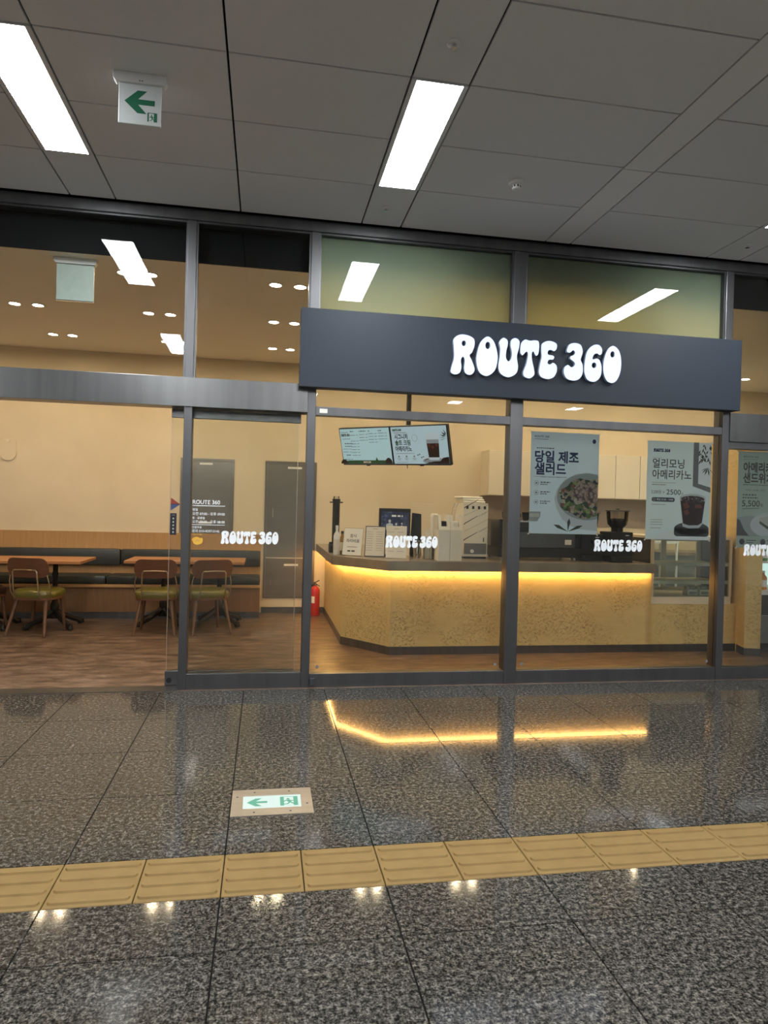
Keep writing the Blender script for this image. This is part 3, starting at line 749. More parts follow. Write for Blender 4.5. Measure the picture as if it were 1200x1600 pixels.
MB().prism(sh([(.67, 8.91), (.67, 6.86), (1.14, 6.24), (3.88, 6.24), (3.88, 7.0), (1.50, 7.0), (1.41, 7.1), (1.41, 8.91)]), 0, WT-.812).build('slab', 'worktop_stone', t2, bevel=.003)
led = MB()
for (xa, ya), (xb, yb_) in (((.757, 8.9), (.757, 6.885)), ((.757, 6.885), (1.178, 6.326)), ((1.178, 6.326), (3.87, 6.326))):
    d = Vector((xb-xa, yb_-ya)).normalized(); nn = Vector((-d.y, d.x))*.006
    led.prism([(xa-nn.x, ya-nn.y), (xb-nn.x, yb_-nn.y), (xb+nn.x, yb_+nn.y), (xa+nn.x, ya+nn.y)][::-1], .8065, .8118)
tag(led.build('led_strip', 'led_emit'), 'warm glowing light strip under the front edge of the stone worktop', 'light strip')

# ---- glass display case
t = thing('display_case', 'white-framed glass display case with shelves set in the end of the counter', 'display case', (4.365, 6.66, .485))
wf = 'cabinet_cream'
B(-.455, .455, -.28, .26, 0, .075).build('base', wf, t, bevel=.004)
for x in (-.445, .445):
    for y in (-.268, .25): B(x-.014, x+.014, y-.012, y+.012, .075, .67).build('corner_post', wf, t)
B(-.459, .459, -.28, .262, .67, .70).build('top_frame', wf, t, bevel=.003)
for z in (.215, .40): B(-.43, .43, -.262, .15, z, z+.018).build('shelf', wf, t)
for z in (.215, .40): B(-.431, .431, -.27, -.262, z-.006, z+.03).build('shelf_edge', wf, t)
B(-.431, .431, -.274, -.271, .075, .67).build('front_glass', 'case_glass', t)
for x in (-.4575, .4545): B(x, x+.003, -.255, .238, .075, .67).build('side_glass', 'case_glass', t)
for a, b in ((-.43, .0), (.0, .43)):
    dr = MB().box(a, a+.03, .235, .25, .08, .668).box(b-.03, b, .235, .25, .08, .668).box(a+.03, b-.03, .235, .25, .08, .12).box(a+.03, b-.03, .235, .25, .63, .668)
    dr.build('rear_door', 'white_metal', t)
for px, nm_ in ((.10, 'pale packaged snack pack low in the display case'), (.24, 'pale packaged snack pack at the end of the low shelf')):
    q = thing('snack_pack', nm_, 'snack', (4.365+px, 6.55, .5605), 0, 'snacks in the display case')
    B(-.06, .06, -.05, .05, 0, .06).build('tray', 'cream_plastic', q, bevel=.008)
    mb = MB()
    for i in range(3): mb.lathe([(.018, .058), (.024, .07), (.022, .09), (.010, .10)], (-.04+.04*i, 0, 0), 10)
    mb.build('filling', 'bread_print', q, smooth=True)
    B(-.045, .045, -.0525, -.0505, .012, .04).build('label_strip', 'ink_grey', q)

# ================================================================== ON THE COUNTER
def stand(label, bx, by, rz, w, h, kind):
    """leaning clear menu stand with a printed sheet"""
    t = thing('menu_stand', label, 'menu', (bx, by, WT), rz)
    tl = .22
    R_ = lambda x, y, z: (x, y*math.cos(tl)+z*math.sin(tl), -y*math.sin(tl)+z*math.cos(tl))
    def part(mb, nm, m):
        mb.v = [R_(*q) for q in mb.v]; zmin = 0
        mb.v = [(x, y, z+.004) for x, y, z in mb.v]; return mb.build(nm, m, t)
    part(MB().box(-w/2, w/2, 0, .004, 0, h), 'board', 'dark_grey' if kind == 2 else 'clear_plastic' if kind == 1 else 'cream_plastic')
    B(-w/2, w/2, -.005, h*math.sin(tl)*.8, 0, .004).build('foot', 'clear_plastic', t)
    e = .008 if kind == 2 else .006
    part(MB().box(-w/2+e, w/2-e, -.0012, -.0002, e, h-e), 'sheet', 'paper_white' if kind == 1 else 'paper')
    mb = MB(); y = -.0016
    if kind == 1:
        txt(mb, '잠시', 0, h*.66, .04, y, .012, align='C'); txt(mb, '자리비움', 0, h*.48, .04, y, .012, align='C')
        dashes(mb, -w*.25, h*.30, w*.5, .006, y, 3); dashes(mb, -w*.22, h*.14, w*.42, .014, y, 5)
    else:
        dashes(mb, -w*.12, h*.90, w*.25, .006, y, kind)
        for i in range(9 if kind == 2 else 4):
            z = h*(.80-.075*i) if kind == 2 else h*(.80-.2*i)
            dashes(mb, -w*.42, z, w*.3, .0045, y, i); dashes(mb, w*.05, z, w*.32, .0045, y, i+20)
    part(mb, 'print', 'ink_grey' if kind != 1 else 'ink')
    return t
cz = math.atan2(-.62, .47)
stand('white handwritten notice in a clear stand, leftmost of three on the counter', .865, 6.80, math.radians(-30), .215, .285, 1)
stand('dark-edged menu card stand, in the middle of the three on the counter', 1.085, 6.70, math.radians(-16), .205, .31, 2)
stand('plain beige menu card stand in front of the till screen', 1.275, 6.55, math.radians(-12), .20, .32, 3)
# syrup bottle
def bottle(label, x, y, z, h, m, cap='black_plastic', r=.034, group=None, band='paper'):
    t = thing('bottle', label, 'bottle', (x, y, z), 0, group)
    MB().lathe([(r*.9, 0), (r, .006), (r, h*.62), (r*.85, h*.70), (r*.36, h*.80), (r*.36, h*.90)], n=16).build('body', m, t, smooth=True)
    MB().lathe([(r*.42, h*.89), (r*.42, h), (r*.3, h)], n=14).build('cap', cap, t, smooth=True)
    MB().lathe([(r+.0006, h*.16), (r+.0006, h*.52)], n=16).build('label_band', band, t, smooth=True)
    return t
bottle('clear syrup bottle with beige band at the counter corner', .735, 6.99, WT, .30, 'bottle_white', 'white_plastic')
bottle('shorter amber bottle behind the handwritten notice', .80, 7.06, WT, .24, 'bottle_amber')
# tall black cup dispenser near the wall
t = thing('cup_dispenser', 'tall slim black cup dispenser column at the far end of the counter', 'dispenser', (.80, 7.75, WT))
B(-.05, .05, -.05, .05, 0, .02).build('foot', 'black_plastic', t, bevel=.003)
MB().lathe([(.042, .02), (.042, .55), (.046, .55), (.046, .58)], n=20).build('tube', 'black_plastic', t, smooth=True)
B(-.075, .075, -.012, .012, .535, .548).build('collar', 'black_gloss', t, bevel=.003)
MB().lathe([(.034, .578), (.034, .605), (.030, .61)], n=16).build('cup_stack', 'clear_plastic', t, smooth=True)
# dark tray at the corner
t = thing('condiment_caddy', 'small dark caddy with lids beside the syrup bottle at the counter corner', 'caddy', (.735, 7.30, WT))
MB().box(-.05, .05, -.06, .06, 0, .008).box(-.05, -.044, -.06, .06, .008, .09).box(.044, .05, -.06, .06, .008, .09).box(-.044, .044, -.06, -.054, .008, .07).box(-.044, .044, .054, .06, .008, .11).build('tray', 'black_plastic', t)
for i in range(2): B(-.036+.04*i, -.004+.04*i, -.04, .04, .008, .085+.02*i).build('lid_stack', 'dark_grey', t, bevel=.003)
# till: screen on a stand, plus a dark customer display behind
t = thing('till_screen', 'black till monitor showing a dark blue picture behind the menu cards', 'monitor', (1.31, 6.83, WT), math.radians(6))
B(-.10, .10, -.02, .14, 0, .015).build('foot', 'black_plastic', t, bevel=.004)
B(-.03, .03, .04, .07, .015, .33).build('stem', 'black_plastic', t)
B(-.165, .165, -.01, .03, .185, .49).build('casing', 'black_plastic', t, bevel=.006)
B(-.145, .145, -.0125, -.0102, .215, .455).build('screen', 'till_screen', t)
mb = MB(); dashes(mb, -.04, .405, .12, .018, -.0128, 77); mb.build('screen_lettering', 'decal_white', t)
mb = MB()
for hx, hz, sc_ in ((-.06, .36, 1.15), (.01, .33, .9), (.07, .335, .8)):
    mb.flat(ell(hx, hz, .012*sc_, .015*sc_, 12), -.0128); mb.flat([(hx-.035*sc_, hz-.09), (hx-.03*sc_, hz-.03), (hx, hz-.018), (hx+.03*sc_, hz-.03), (hx+.035*sc_, hz-.09)], -.0127)
mb.build('screen_picture', 'glass_print', t)
t = thing('customer_display', 'tall dark slab display leaning beside the till monitor', 'display', (1.535, 6.84, WT), math.radians(-8))
B(-.055, .055, -.03, .10, 0, .012).build('foot', 'black_plastic', t, bevel=.003)
MB().prism_y([(-.062, .012), (.062, .012), (.05, .44), (-.045, .45)], .0, .03).build('slab', 'black_gloss', t, bevel=.004)
# tumbler and straw holder
t = thing('steel_tumbler', 'steel tumbler standing in front of the dark slab display', 'tumbler', (1.51, 6.66, WT))
MB().lathe([(.034, 0), (.036, .004), (.046, .155), (.048, .16), (.044, .16)], n=20).build('cup', 'chrome', t, smooth=True)
MB().lathe([(.04, .16), (.03, .175), (.008, .178)], n=20).build('lid', 'dark_grey', t, smooth=True)
t = thing('straw_holder', 'clear holder full of wrapped straws beside the cream dispenser box', 'straw holder', (1.592, 6.52, WT))
MB().box(-.045, .045, -.04, .04, 0, .006).box(-.045, -.042, -.04, .04, .006, .22).box(.042, .045, -.04, .04, .006, .22).box(-.042, .042, -.04, -.037, .006, .22).box(-.042, .042, .037, .04, .006, .22).build('box', 'clear_plastic', t)
for i in range(14):
    x, y = random.uniform(-.034, .034), random.uniform(-.03, .03)
    MB().cyl((x, y, .008), (x*1.25, y*1.25, random.uniform(.26, .31)), .0045, n=6).build('straw', 'towel', t)
# cream dispenser box with two slots
t = thing('dispenser_box', 'cream double dispenser box with slotted sloping fronts on the counter', 'dispenser', (1.76, 6.43, WT))
for x0, x1 in ((-.118, -.001), (.001, .118)):
    MB().box(x0, x1, -.10, .12, 0, .30).build('body', 'cream_plastic', t, bevel=.003)
    fr_ = MB()
    def slope(xa, xb, z0, z1):
        yy = lambda z: -.10+(z-.30)*.35
        fr_.add([(xa, yy(z0), z0), (xb, yy(z0), z0), (xb, yy(z1), z1), (xa, yy(z1), z1), (xa, yy(z0)+.02, z0), (xb, yy(z0)+.02, z0), (xb, yy(z1)+.02, z1), (xa, yy(z1)+.02, z1)], [(0,1,2,3),(7,6,5,4),(0,4,5,1),(1,5,6,2),(2,6,7,3),(3,7,4,0)])
    slope(x0, x0+.03, .30, .44); slope(x1-.03, x1, .30, .44); slope(x0+.03, x1-.03, .30, .33)
    fr_.build('slotted_front', 'cream_plastic', t)
    B(x0, x0+.006, -.05, .12, .30, .44).build('side_wall', 'cream_plastic', t); B(x1-.006, x1, -.05, .12, .30, .44).build('side_wall', 'cream_plastic', t)
    B(x0+.012, x1-.012, .0, .10, .301, .38).build('lid_stack', 'black_plastic' if x0 < -.05 else 'white_plastic', t, bevel=.01)
q = thing('paper_cup_stack', 'white paper cup leaning in the cream dispenser box', 'cup', (1.665, 6.60, WT))
MB().lathe([(.033, 0), (.04, .40), (.04, .43), (.028, .45)], n=16).build('cups', 'towel', q, smooth=True)
# white machine with slanting lines
t = thing('ice_machine', 'tall cream machine with slanting dark lines and a grey panel at its foot', 'machine', (2.12, 6.84, WT))
B(-.13, .13, -.16, .16, .02, .565).build('body', 'cream_plastic', t, bevel=.004)
B(-.12, .12, -.15, .15, 0, .02).build('base', 'dark_grey', t)
pn = B(-.118, .118, -.166, -.161, .045, .155).build('panel', 'mid_grey', t, bevel=.002)
MB().cyl((-.035, -.166, .075), (-.035, -.178, .075), .019, n=16).build('dial', 'white_plastic', pn, smooth=True)
mb = MB()
for i in range(3):
    z = .185+.165*i
    mb.flat([(-.128, z), (-.115, z+.012), (.02, z+.088), (.02, z+.082), (-.112, z+.004), (-.124, z-.008)], -.1612)
    mb.flat([(-.125, z+.085), (.125, z+.22 if z+.22 < .55 else .55), (.125, (z+.218) if z+.22 < .55 else .548), (-.125, z+.083)], -.1612)
for i in range(4): mb.flat(rect(-.105+.062*i, -.08+.062*i, .505, .535), -.1612)
for z in (.262, .425):
    k0 = len(mb.v); txt(mb, 'YOUR BEAT', .03, 0, .02, -.1612, 0, width=.095)
    mb.v[k0:] = [(x, y, z+zz+(x-.03)*.55) for x, y, zz in mb.v[k0:]]
mb.flat(rect(.082, .092, .17, .215), -.1612)
mb.build('printed_lines', 'ink', t)
q = thing('folded_towel', 'folded cream towels lying on top of the lined machine', 'towel', (2.12, 6.84, WT+.567))
tm = MB().box(-.12, .12, -.10, .10, 0, .022).mesh('fold', 'towel', bevel=.01)
for i in range(3): place('fold', tm, q, (-.015*i, .01*i, .0222*i), (0, 0, .09*i))
q = thing('wire_rack', 'thin wire rack standing beside the lined machine', 'rack', (1.945, 6.86, WT))
for dy in (0, .12): MB().tube([(0, dy, 0), (0, dy, .40), (.012, dy, .50), (.035, dy, .56)], .003, 6).build('wire', 'chrome', q)
MB().tube([(0, 0, .38), (0, .12, .38)], .003, 6).build('wire', 'chrome', q)
# espresso machine
t = thing('espresso_machine', 'wide black espresso machine with steel back panel behind the salad poster', 'coffee machine', (2.77, 6.74, WT))
B(-.45, .425, -.22, .26, .03, .13).build('base', 'black_plastic', t, bevel=.006)
for x in (-.40, .38):
    for y in (-.17, .2): MB().cyl((x, y, 0), (x, y, .03), .022, n=12).build('foot', 'chrome', t)
B(-.45, -.385, -.22, .26, .13, .41).build('side_panel', 'black_gloss', t, bevel=.006)
B(.36, .425, -.22, .26, .13, .40).build('side_panel', 'black_gloss', t, bevel=.006)
B(-.385, .36, -.222, -.20, .13, .285).build('back_panel', 'frame_steel', t, bevel=.003)
B(-.385, .36, -.21, .26, .285, .385).build('upper_body', 'black_plastic', t, bevel=.006)
B(-.39, .37, -.20, .25, .387, .40).build('cup_tray', 'chrome', t)
for i in range(2): MB().lathe([(.03, .28), (.03, .24), (.012, .235), (.012, .21)], (-.15+.3*i, .28, 0), 14).build('group_head', 'chrome', t, smooth=True)
B(.25, .32, -.2245, -.2222, .165, .215).build('data_plate', 'paper_white', t)
for k, (x, y) in enumerate(((-.31, 0), (-.20, .02), (-.09, 0), (.30, .02))):
    q = thing('cup', 'dark cup stacked on the coffee machine, ' + ['nearest the lined machine', 'second from the lined machine', 'beside the post', 'nearest the grinders'][k], 'cup', (2.77+x, 6.74+y, WT+.4005), 0, 'cups on the coffee machine')
    MB().lathe([(.026, 0), (.036, .03), (.042, .085), (.039, .085), (.03, .03)], n=16).build('bowl', 'black_gloss', q, smooth=True)
    MB().tube([(.038, 0, .07), (.06, 0, .068), (.064, 0, .045), (.052, 0, .026), (.034, 0, .026)], .0045, 6).build('handle', 'black_gloss', q, smooth=True)
# two grinders
def grinder(label, x, y, dz=0):
    t = thing('coffee_grinder', label, 'grinder', (x, y, WT))
    B(-.115, .115, -.12, .14, 0, .06).build('base', 'black_plastic', t, bevel=.006)
    B(-.125, .125, -.10, .13, .06, .31+dz).build('body', 'black_plastic', t, bevel=.008)
    MB().lathe([(.06, .31+dz), (.06, .35+dz), (.10, .385+dz), (.105, .42+dz)], n=24).build('hopper_base', 'black_gloss', t, smooth=True)
    MB().lathe([(.105, .42+dz), (.112, .52+dz), (.109, .52+dz), (.102, .42+dz)], n=24).build('hopper', 'clear_plastic', t, smooth=True)
    MB().lathe([(.095, .4205+dz), (.098, .445+dz), (.05, .452+dz)], n=20).build('beans', 'coffee', t, smooth=True)
    MB().lathe([(.125, .521+dz), (.125, .53+dz), (.02, .534+dz), (.018, .548+dz)], n=24).build('lid', 'dark_grey', t, smooth=True)
    B(.04, .08, -.1025, -.1002, .272+dz, .279+dz).build('indicator', 'decal_white', t)
    MB().tube([(0, -.10, .20), (0, -.15, .19), (0, -.155, .13)], .015, 8).build('spout', 'black_gloss', t, smooth=True)
grinder('black coffee grinder with clear bean hopper, the one nearer the display case', 3.58, 6.50)
grinder('black coffee grinder half hidden by the salad poster', 3.325, 6.64, -.03)

# ================================================================== KITCHEN WALL
cl = ['nearest the menu screens', 'behind the steel post', 'behind the salad poster', 'between the two window posters']
for i in range(4):
    x0 = 2.89+.722*i
    t = thing('wall_cabinet', 'cream wall cabinet with two plain doors, ' + cl[i], 'cabinet', (x0, 8.76, 1.6), 0, 'kitchen wall cabinets')
    B(0, .72, -.14, .168, 0, .6).build('body', 'cabinet_cream', t)
    for j in (0, 1): B(.003+.36*j, .357+.36*j, -.16, -.141, .004, .596).build('door', 'cabinet_cream', t, bevel=.002)
t = thing('back_counter', 'low kitchen cabinet run under the brown backsplash behind the counter', 'cabinet', (4.9, 8.62, 0))
B(-1.9, 2.3, -.28, .28, .08, .86).build('body', 'mid_grey', t)
B(-1.9, 2.3, -.24, .28, 0, .08).build('kick_plate', 'dark_grey', t)
B(-1.92, 2.32, -.31, .28, .86, .90).build('worktop', 'worktop_stone', t, bevel=.003)
t = thing('storage_shelf', 'low steel shelf rack with containers beside the display case', 'shelf', (4.55, 7.85, 0))
for z in (.45, .78, 1.05): B(-.5, .5, -.2, .2, z, z+.025).build('shelf', 'white_metal', t)
for x in (-.48, .48):
    for y in (-.18, .18): MB().cyl((x, y, 0), (x, y, 1.12), .014, n=8).build('upright', 'white_metal', t)
B(-.42, -.12, -.14, .14, .806, .96).build('container', 'mid_grey', t, bevel=.01)
B(.0, .36, -.14, .14, .806, .93).build('container', 'dark_grey', t, bevel=.01)
B(-.3, .2, -.14, .14, .476, .68).build('container', 'dark_grey', t, bevel=.01)
# paper notice on the back wall
t = thing('wall_notice', 'faded paper notice stuck to the wall between till and machine', 'notice', (1.90, BY-.001, 1.22))
B(0, .38, -.002, 0, 0, .29).build('sheet', 'wall_cream', t)
mb = MB()
for i in range(7): dashes(mb, .03, .03+.034*i, .32, .016, -.0026, i+40)
mb.build('print', 'paper', t)

# ================================================================== MENU SCREENS
mount = bpy.data.objects.new('screen_mount', None); COL.objects.link(mount)
tag(mount, 'black ceiling pole and bracket carrying the two menu screens', 'mount')
CX = Vector((1.316, 7.159, 2.061)); tyaw, tpit, trol = -.845, .274, -.022
n_ = Vector((math.sin(tyaw), -math.cos(tyaw), 0)); rv = Vector((math.cos(tyaw), math.sin(tyaw), 0)); uv = Vector((0, 0, 1))*math.cos(tpit)+n_*math.sin(tpit)
r2 = rv*math.cos(trol)+uv*math.sin(trol); u2 = -rv*math.sin(trol)+uv*math.cos(trol); nn2 = r2.cross(u2)   # towards viewers
RM = Matrix(((r2.x, -nn2.x, u2.x, 0), (r2.y, -nn2.y, u2.y, 0), (r2.z, -nn2.z, u2.z, 0), (0, 0, 0, 1)))
pole_top = CX+r2*.10-nn2*.16
MB().box(-.022, .022, -.022, .022, -.1, ZS-.002-pole_top.z).build('pole', 'black_plastic', mount, loc=tuple(pole_top))
MB().cyl((0, 0, -.014), (0, 0, 0), .07, n=20).build('ceiling_plate', 'black_plastic', mount, loc=(pole_top.x, pole_top.y, ZS-.001))
br = MB().box(-.5, .5, .05, .08, -.04, .04).box(.05, .15, .06, .16, -.05, .05).build('bracket', 'black_plastic', mount); br.matrix_world = Matrix.Translation(CX) @ RM
tmb = MB().tube([(.12, .07, -.18), (.125, .07, -.235), (.118, .07, -.26)], .004, 6).build('cable', 'black_plastic', mount); tmb.matrix_world = Matrix.Translation(CX) @ RM
def tv(sx, label):
    t = thing('menu_screen', label, 'screen'); t.matrix_world = Matrix.Translation(CX + r2*sx) @ RM
    W, H = .722, .42
    MB().box(-W/2, W/2, 0, .045, -H/2, H/2).build('casing', 'black_plastic', t, bevel=.003)
    MB().box(-W/2+.011, W/2-.011, -.0015, -.0002, -H/2+.016, H/2-.010).build('display', 'menu_emit' if sx < 0 else 'menu_emit_right', t)
    MB().box(-.02, .02, -.002, .02, -H/2-.008, -H/2).build('sensor', 'black_plastic', t)
    return t
y = -.0019
t = tv(-.362, 'menu screen with price lists on pale blue and a green footer band')
mb = MB(); logo(mb, -.335, .115, .125, y, .032); logo(mb, -.06, -.186, .11, y-.0004, .022)
mk = MB(); mk.flat(rect(-.285, .30, -.193, -.155), y); mk.flat([(.12, -.155), (.135, -.12), (.155, -.155)], y); mk.build('footer_band', 'ink_green', t)
mk = MB(); mk.flat(ell(-.335, -.193, .055, .05, 16, 0, PI), y-.0002); mk.flat(ell(.30, -.193, .05, .065, 16, 0, PI), y-.0002); mk.build('bean_picture', 'coffee', t)
mg = MB()
for i, (x, z, w_) in enumerate(((-.20, .165, .05), (-.07, .165, .10), (.06, .165, .02), (.20, .165, .05), (-.30, .0, .10), (-.29, -.10, .06), (-.30, .03, .12))): dashes(mg, x, z, w_, .010, y, i)
for k, (x, n0, z0) in enumerate(((-.205, 1, .125), (-.205, 6, .06), (-.07, 3, .13), (.06, 4, .138), (.20, 3, .14), (-.33, 2, -.03), (-.32, 1, -.145))):
    for i in range(n0): dashes(mg, x, z0-.032*i, .075, .006, y, i+k*9); dashes(mg, x+.09, z0-.032*i, .028, .006, y, i+k*7)
dashes(mg, -.33, .16, .10, .006, y, 2); dashes(mg, -.32, .085, .11, .007, y, 4)
logo(mg, -.335, .115, .125, y, .032); mg.build('print', 'ink_slate', t)
mw = MB(); logo(mw, -.06, -.186, .11, y-.0004, .022); mw.build('footer_logo', 'decal_white', t)
t = tv(.362, 'menu screen advertising an iced coffee in a glass')
mb = MB(); txt(mb, '시그니처', -.31, .075, .062, y, .03, width=.17); txt(mb, '아메리카노', -.315, -.055, .062, y, .03, width=.215)
mb.build('headline', 'ink', t)
mb = MB(); logo(mb, -.33, .155, .12, y, .026); txt(mb, '솔트 크림', -.31, .010, .062, y, .03, width=.20); mb.build('green_headline', 'ink_green', t)
mb = MB(); dashes(mb, -.32, .135, .17, .008, y, 1); dashes(mb, -.31, -.085, .24, .005, y, 2)
for i in range(3): mb.flat(ell(-.28+.10*i, -.115, .010, .010, 12), y); dashes(mb, -.305+.10*i, -.14, .05, .006, y, i+3); dashes(mb, -.295+.10*i, -.153, .035, .005, y, i+8)
dashes(mb, -.31, -.182, .14, .005, y, 12)
mb.tube([(-.05+.035*math.cos(a*PI/8), y, .08+.035*math.sin(a*PI/8)) for a in range(16)], .0016, 4, True)
mb.build('small_print', 'ink_grey', t)
mb = MB(); mb.flat(ell(.17, -.15, .15, .045, 28), y); mb.flat(ell(.17, .105, .085, .022, 24), y-.0002); mb.flat([(.085, .105), (.255, .105), (.245, .02), (.095, .02)], y-.0002)
mb.flat([(.10, -.125), (.24, -.125), (.228, -.152), (.115, -.152)], y-.0006); mb.build('glass_picture', 'tv_white', t)
mb = MB(); mb.flat(ell(.17, -.162, .145, .034, 28), y-.0001); mb.flat([(.093, .06), (.247, .06), (.245, .02), (.095, .02)], y-.0004); mb.build('saucer_picture', 'tv_grey', t)
mb = MB(); mb.flat([(.095, .02), (.245, .02), (.236, -.125), (.106, -.125)], y-.0006); mb.flat([(.05, -.193), (.35, -.193), (.35, -.12), (.28, -.13), (.24, -.165), (.15, -.17)], y-.0006)
for i in range(7): mb.flat(ell(-.03+.022*i, -.10-.013*i+.02*(i % 2), .009, .006, 10), y-.0006)
mb.build('coffee_picture', 'coffee', t)
mb = MB()
for (x, z) in ((.12, 0), (.165, -.015), (.215, .005)): mb.flat([(x-.018, z), (x, z+.018), (x+.02, z-.004), (x, z-.026)], y-.0009)
mb.build('ice_picture', 'coffee_red', t)
mb = MB()
for i in range(6): a = .5+i*.32; mb.flat([(.345, .07+.012*i), (.345-.09*math.cos(a-.6), .07+.012*i+.06*math.sin(a-.9)), (.345-.05*math.cos(a-.5), .062+.012*i)], y-.0003)
mb.build('leaf_picture', 'leaf_print', t)

# ================================================================== WINDOW POSTERS
PY = GY+.010
def poster(name, label, x0, z0, w, h, m):
    t = thing('poster', label, 'poster', (x0, PY, z0))
    B(0, w, 0, .0008, 0, h).build('sheet', m, t)
    tp = MB().box(-.012, .012, -.0003, .0, -.006, .006).mesh('tape', 'paper')
    for x, z, a in ((-.004, h, .7), (w+.004, h, -.7), (0, 0, -.7), (w, 0, .8)): place('tape', tp, t, (x, -.0004, z), (0, a, 0))
    return t
L1, L2, L3, L4 = -.0006, -.0009, -.0012, -.0015
# salad poster: .60 x .84
t = poster('p', 'pale blue window poster with navy Korean headline and a bowl of salad', 2.137, 1.222, .60, .838, 'poster_blue')
mb = MB(); txt(mb, '당일 제조', .035, .595, .105, L1, .03, width=.385); txt(mb, '샐러드', .035, .495, .105, L1, .03, width=.275)
txt(mb, 'ROUTE 360', .03, .792, .022, L1, .012, width=.125); mb.build('headline', 'ink_navy', t)
mb = MB(); txt(mb, 'FRESH SALAD MADE BY', .085, .463, .014, L1, .006, width=.235); dashes(mb, .03, .775, .12, .004, L1, 3); mb.flat(rect(.03, .08, .468, .470), L1)
dashes(mb, .05, .70, .15, .008, L1, 4)
for i in range(3):
    z = .415-.078*i
    mb.tube([(.055+.018*math.cos(a*PI/8), L1, z+.018*math.sin(a*PI/8)) for a in range(16)], .0012, 4, True)
    mb.flat(ell(.055, z, .008, .006, 10), L1)
    dashes(mb, .09, z+.003, .085, .008, L1, i+5); dashes(mb, .09, z-.013, .06, .007, L1, i+9)
mb.build('small_print', 'ink_slate', t)
def clip_right(p, xr): return [(min(x, xr), z) for x, z in p]
mb = MB(); mb.flat(clip_right([(.215, .29), (.235, .21), (.29, .12), (.36, .07), (.45, .04), (.60, .03), (.60, .50), (.50, .515), (.40, .50), (.30, .45), (.235, .37)], .60), L1)
mb.build('bowl', 'glass_print', t)
mb = MB(); mb.flat(clip_right(ell(.505, .312, .268, .195, 40), .60), L2); mb.build('bowl_inside', 'porcelain_dim', t)
mb = MB(); mb.flat(clip_right([(.505+(.245+.015*math.sin(i*5.1))*math.cos(i*2*PI/44), .30+(.165+.012*math.sin(i*7.3))*math.sin(i*2*PI/44)) for i in range(44)], .60), L3); mb.build('salad', 'salad_print', t)
mb = MB(); mb.flat(clip_right([(.51+.13*math.cos(i*2*PI/24)*(1+.1*math.sin(i*3)), .345+.085*math.sin(i*2*PI/24)*(1+.12*math.cos(i*5))) for i in range(24)], .60), L4); mb.build('meat', 'meat_print', t)
mb = MB(); mb.flat([(.0, .10), (.07, .10), (.095, .14), (.098, .18), (.0, .18)], L1); mb.build('sauce_dish', 'porcelain_dim', t)
mb = MB(); mb.flat([(0, .135), (.085, .135), (.09, .165), (0, .165)], L2); mb.build('sauce', 'bread_print', t)
mb = MB()
for a in (.5, 1.5, 2.6): mb.flat([(.34, .02), (.34+.10*math.cos(a)-.014*math.sin(a), .02+.08*math.sin(a)+.014*math.cos(a)), (.34+.15*math.cos(a), .02+.11*math.sin(a)), (.34+.10*math.cos(a)+.014*math.sin(a), .02+.08*math.sin(a)-.014*math.cos(a))], L4-.0003)
mb.build('leaves', 'leaf_print', t)
mb = MB(); mb.flat(ell(.555, .775, .016, .019, 16), L1); mb.build('seal', 'ink_navy', t)
# iced coffee poster
t = poster('p', 'grey-blue window poster with navy Korean headline and iced coffee in a tumbler', 3.178, 1.192, .60, .838, 'poster_pale')
mb = MB(); logo(mb, .055, .742, .155, L1, .030); mb.build('logo', 'ink_navy', t)
mb = MB(); txt(mb, '얼리모닝', .05, .615, .088, L1, .012, width=.295); txt(mb, '아메리카노', .05, .522, .088, L1, .012, width=.365)
txt(mb, '3,200원', .045, .392, .036, L1, .0, width=.09); txt(mb, '>', .152, .392, .03, L1, .01); txt(mb, '2500', .185, .385, .062, L1, .004, width=.135); txt(mb, '원', .325, .387, .022, L1)
mb.flat(rrect(.05, .265, .322, .358, .017), L1); mb.build('headline', 'ink_slate', t)
mb = MB(); txt(mb, '평일 07:00 - 10:00', .095, .333, .020, L2, .012, width=.155); mb.tube([(.073+.010*math.cos(a*PI/6), L2, .340+.010*math.sin(a*PI/6)) for a in range(12)], .0014, 4, True); mb.build('time_lettering', 'decal_white', t)
mb = MB(); dashes(mb, .05, .482, .22, .004, L1, 1); dashes(mb, .05, .463, .13, .007, L1, 2); dashes(mb, .05, .692, .08, .003, L1, 6); dashes(mb, .05, .295, .13, .006, L1, 3)
for i in range(3): dashes(mb, .045, .165-.02*i, .11, .005, L1, i+4)
dashes(mb, .045, .095, .10, .005, L1, 9); mb.build('small_print', 'ink_grey', t)
mb = MB(); mb.flat([(.43, .838), (.60, .838), (.60, .41), (.43, .462)], L1); mb.build('window_picture', 'mid_grey', t)
mb = MB(); mb.flat([(.48, .838), (.60, .838), (.60, .455), (.48, .485)], L2); mb.flat([(.0, .0), (.6, .0), (.6, .085), (.28, .10)], L1); mb.build('light_picture', 'porcelain', t)
mb = MB(); rnd = random.Random(4)
for i in range(26):
    cx_, cz_ = rnd.uniform(.49, .592), rnd.uniform(.68, .83); a = rnd.uniform(-2.6, -.5); d = rnd.uniform(.03, .06)
    q = [(cx_, cz_), (cx_+d*.5*math.cos(a)-.007*math.sin(a), cz_+d*.5*math.sin(a)+.007*math.cos(a)), (cx_+d*math.cos(a), cz_+d*math.sin(a)), (cx_+d*.5*math.cos(a)+.007*math.sin(a), cz_+d*.5*math.sin(a)-.007*math.cos(a))]
    mb.flat([(min(x, .6), min(z, .838)) for x, z in q], L3)
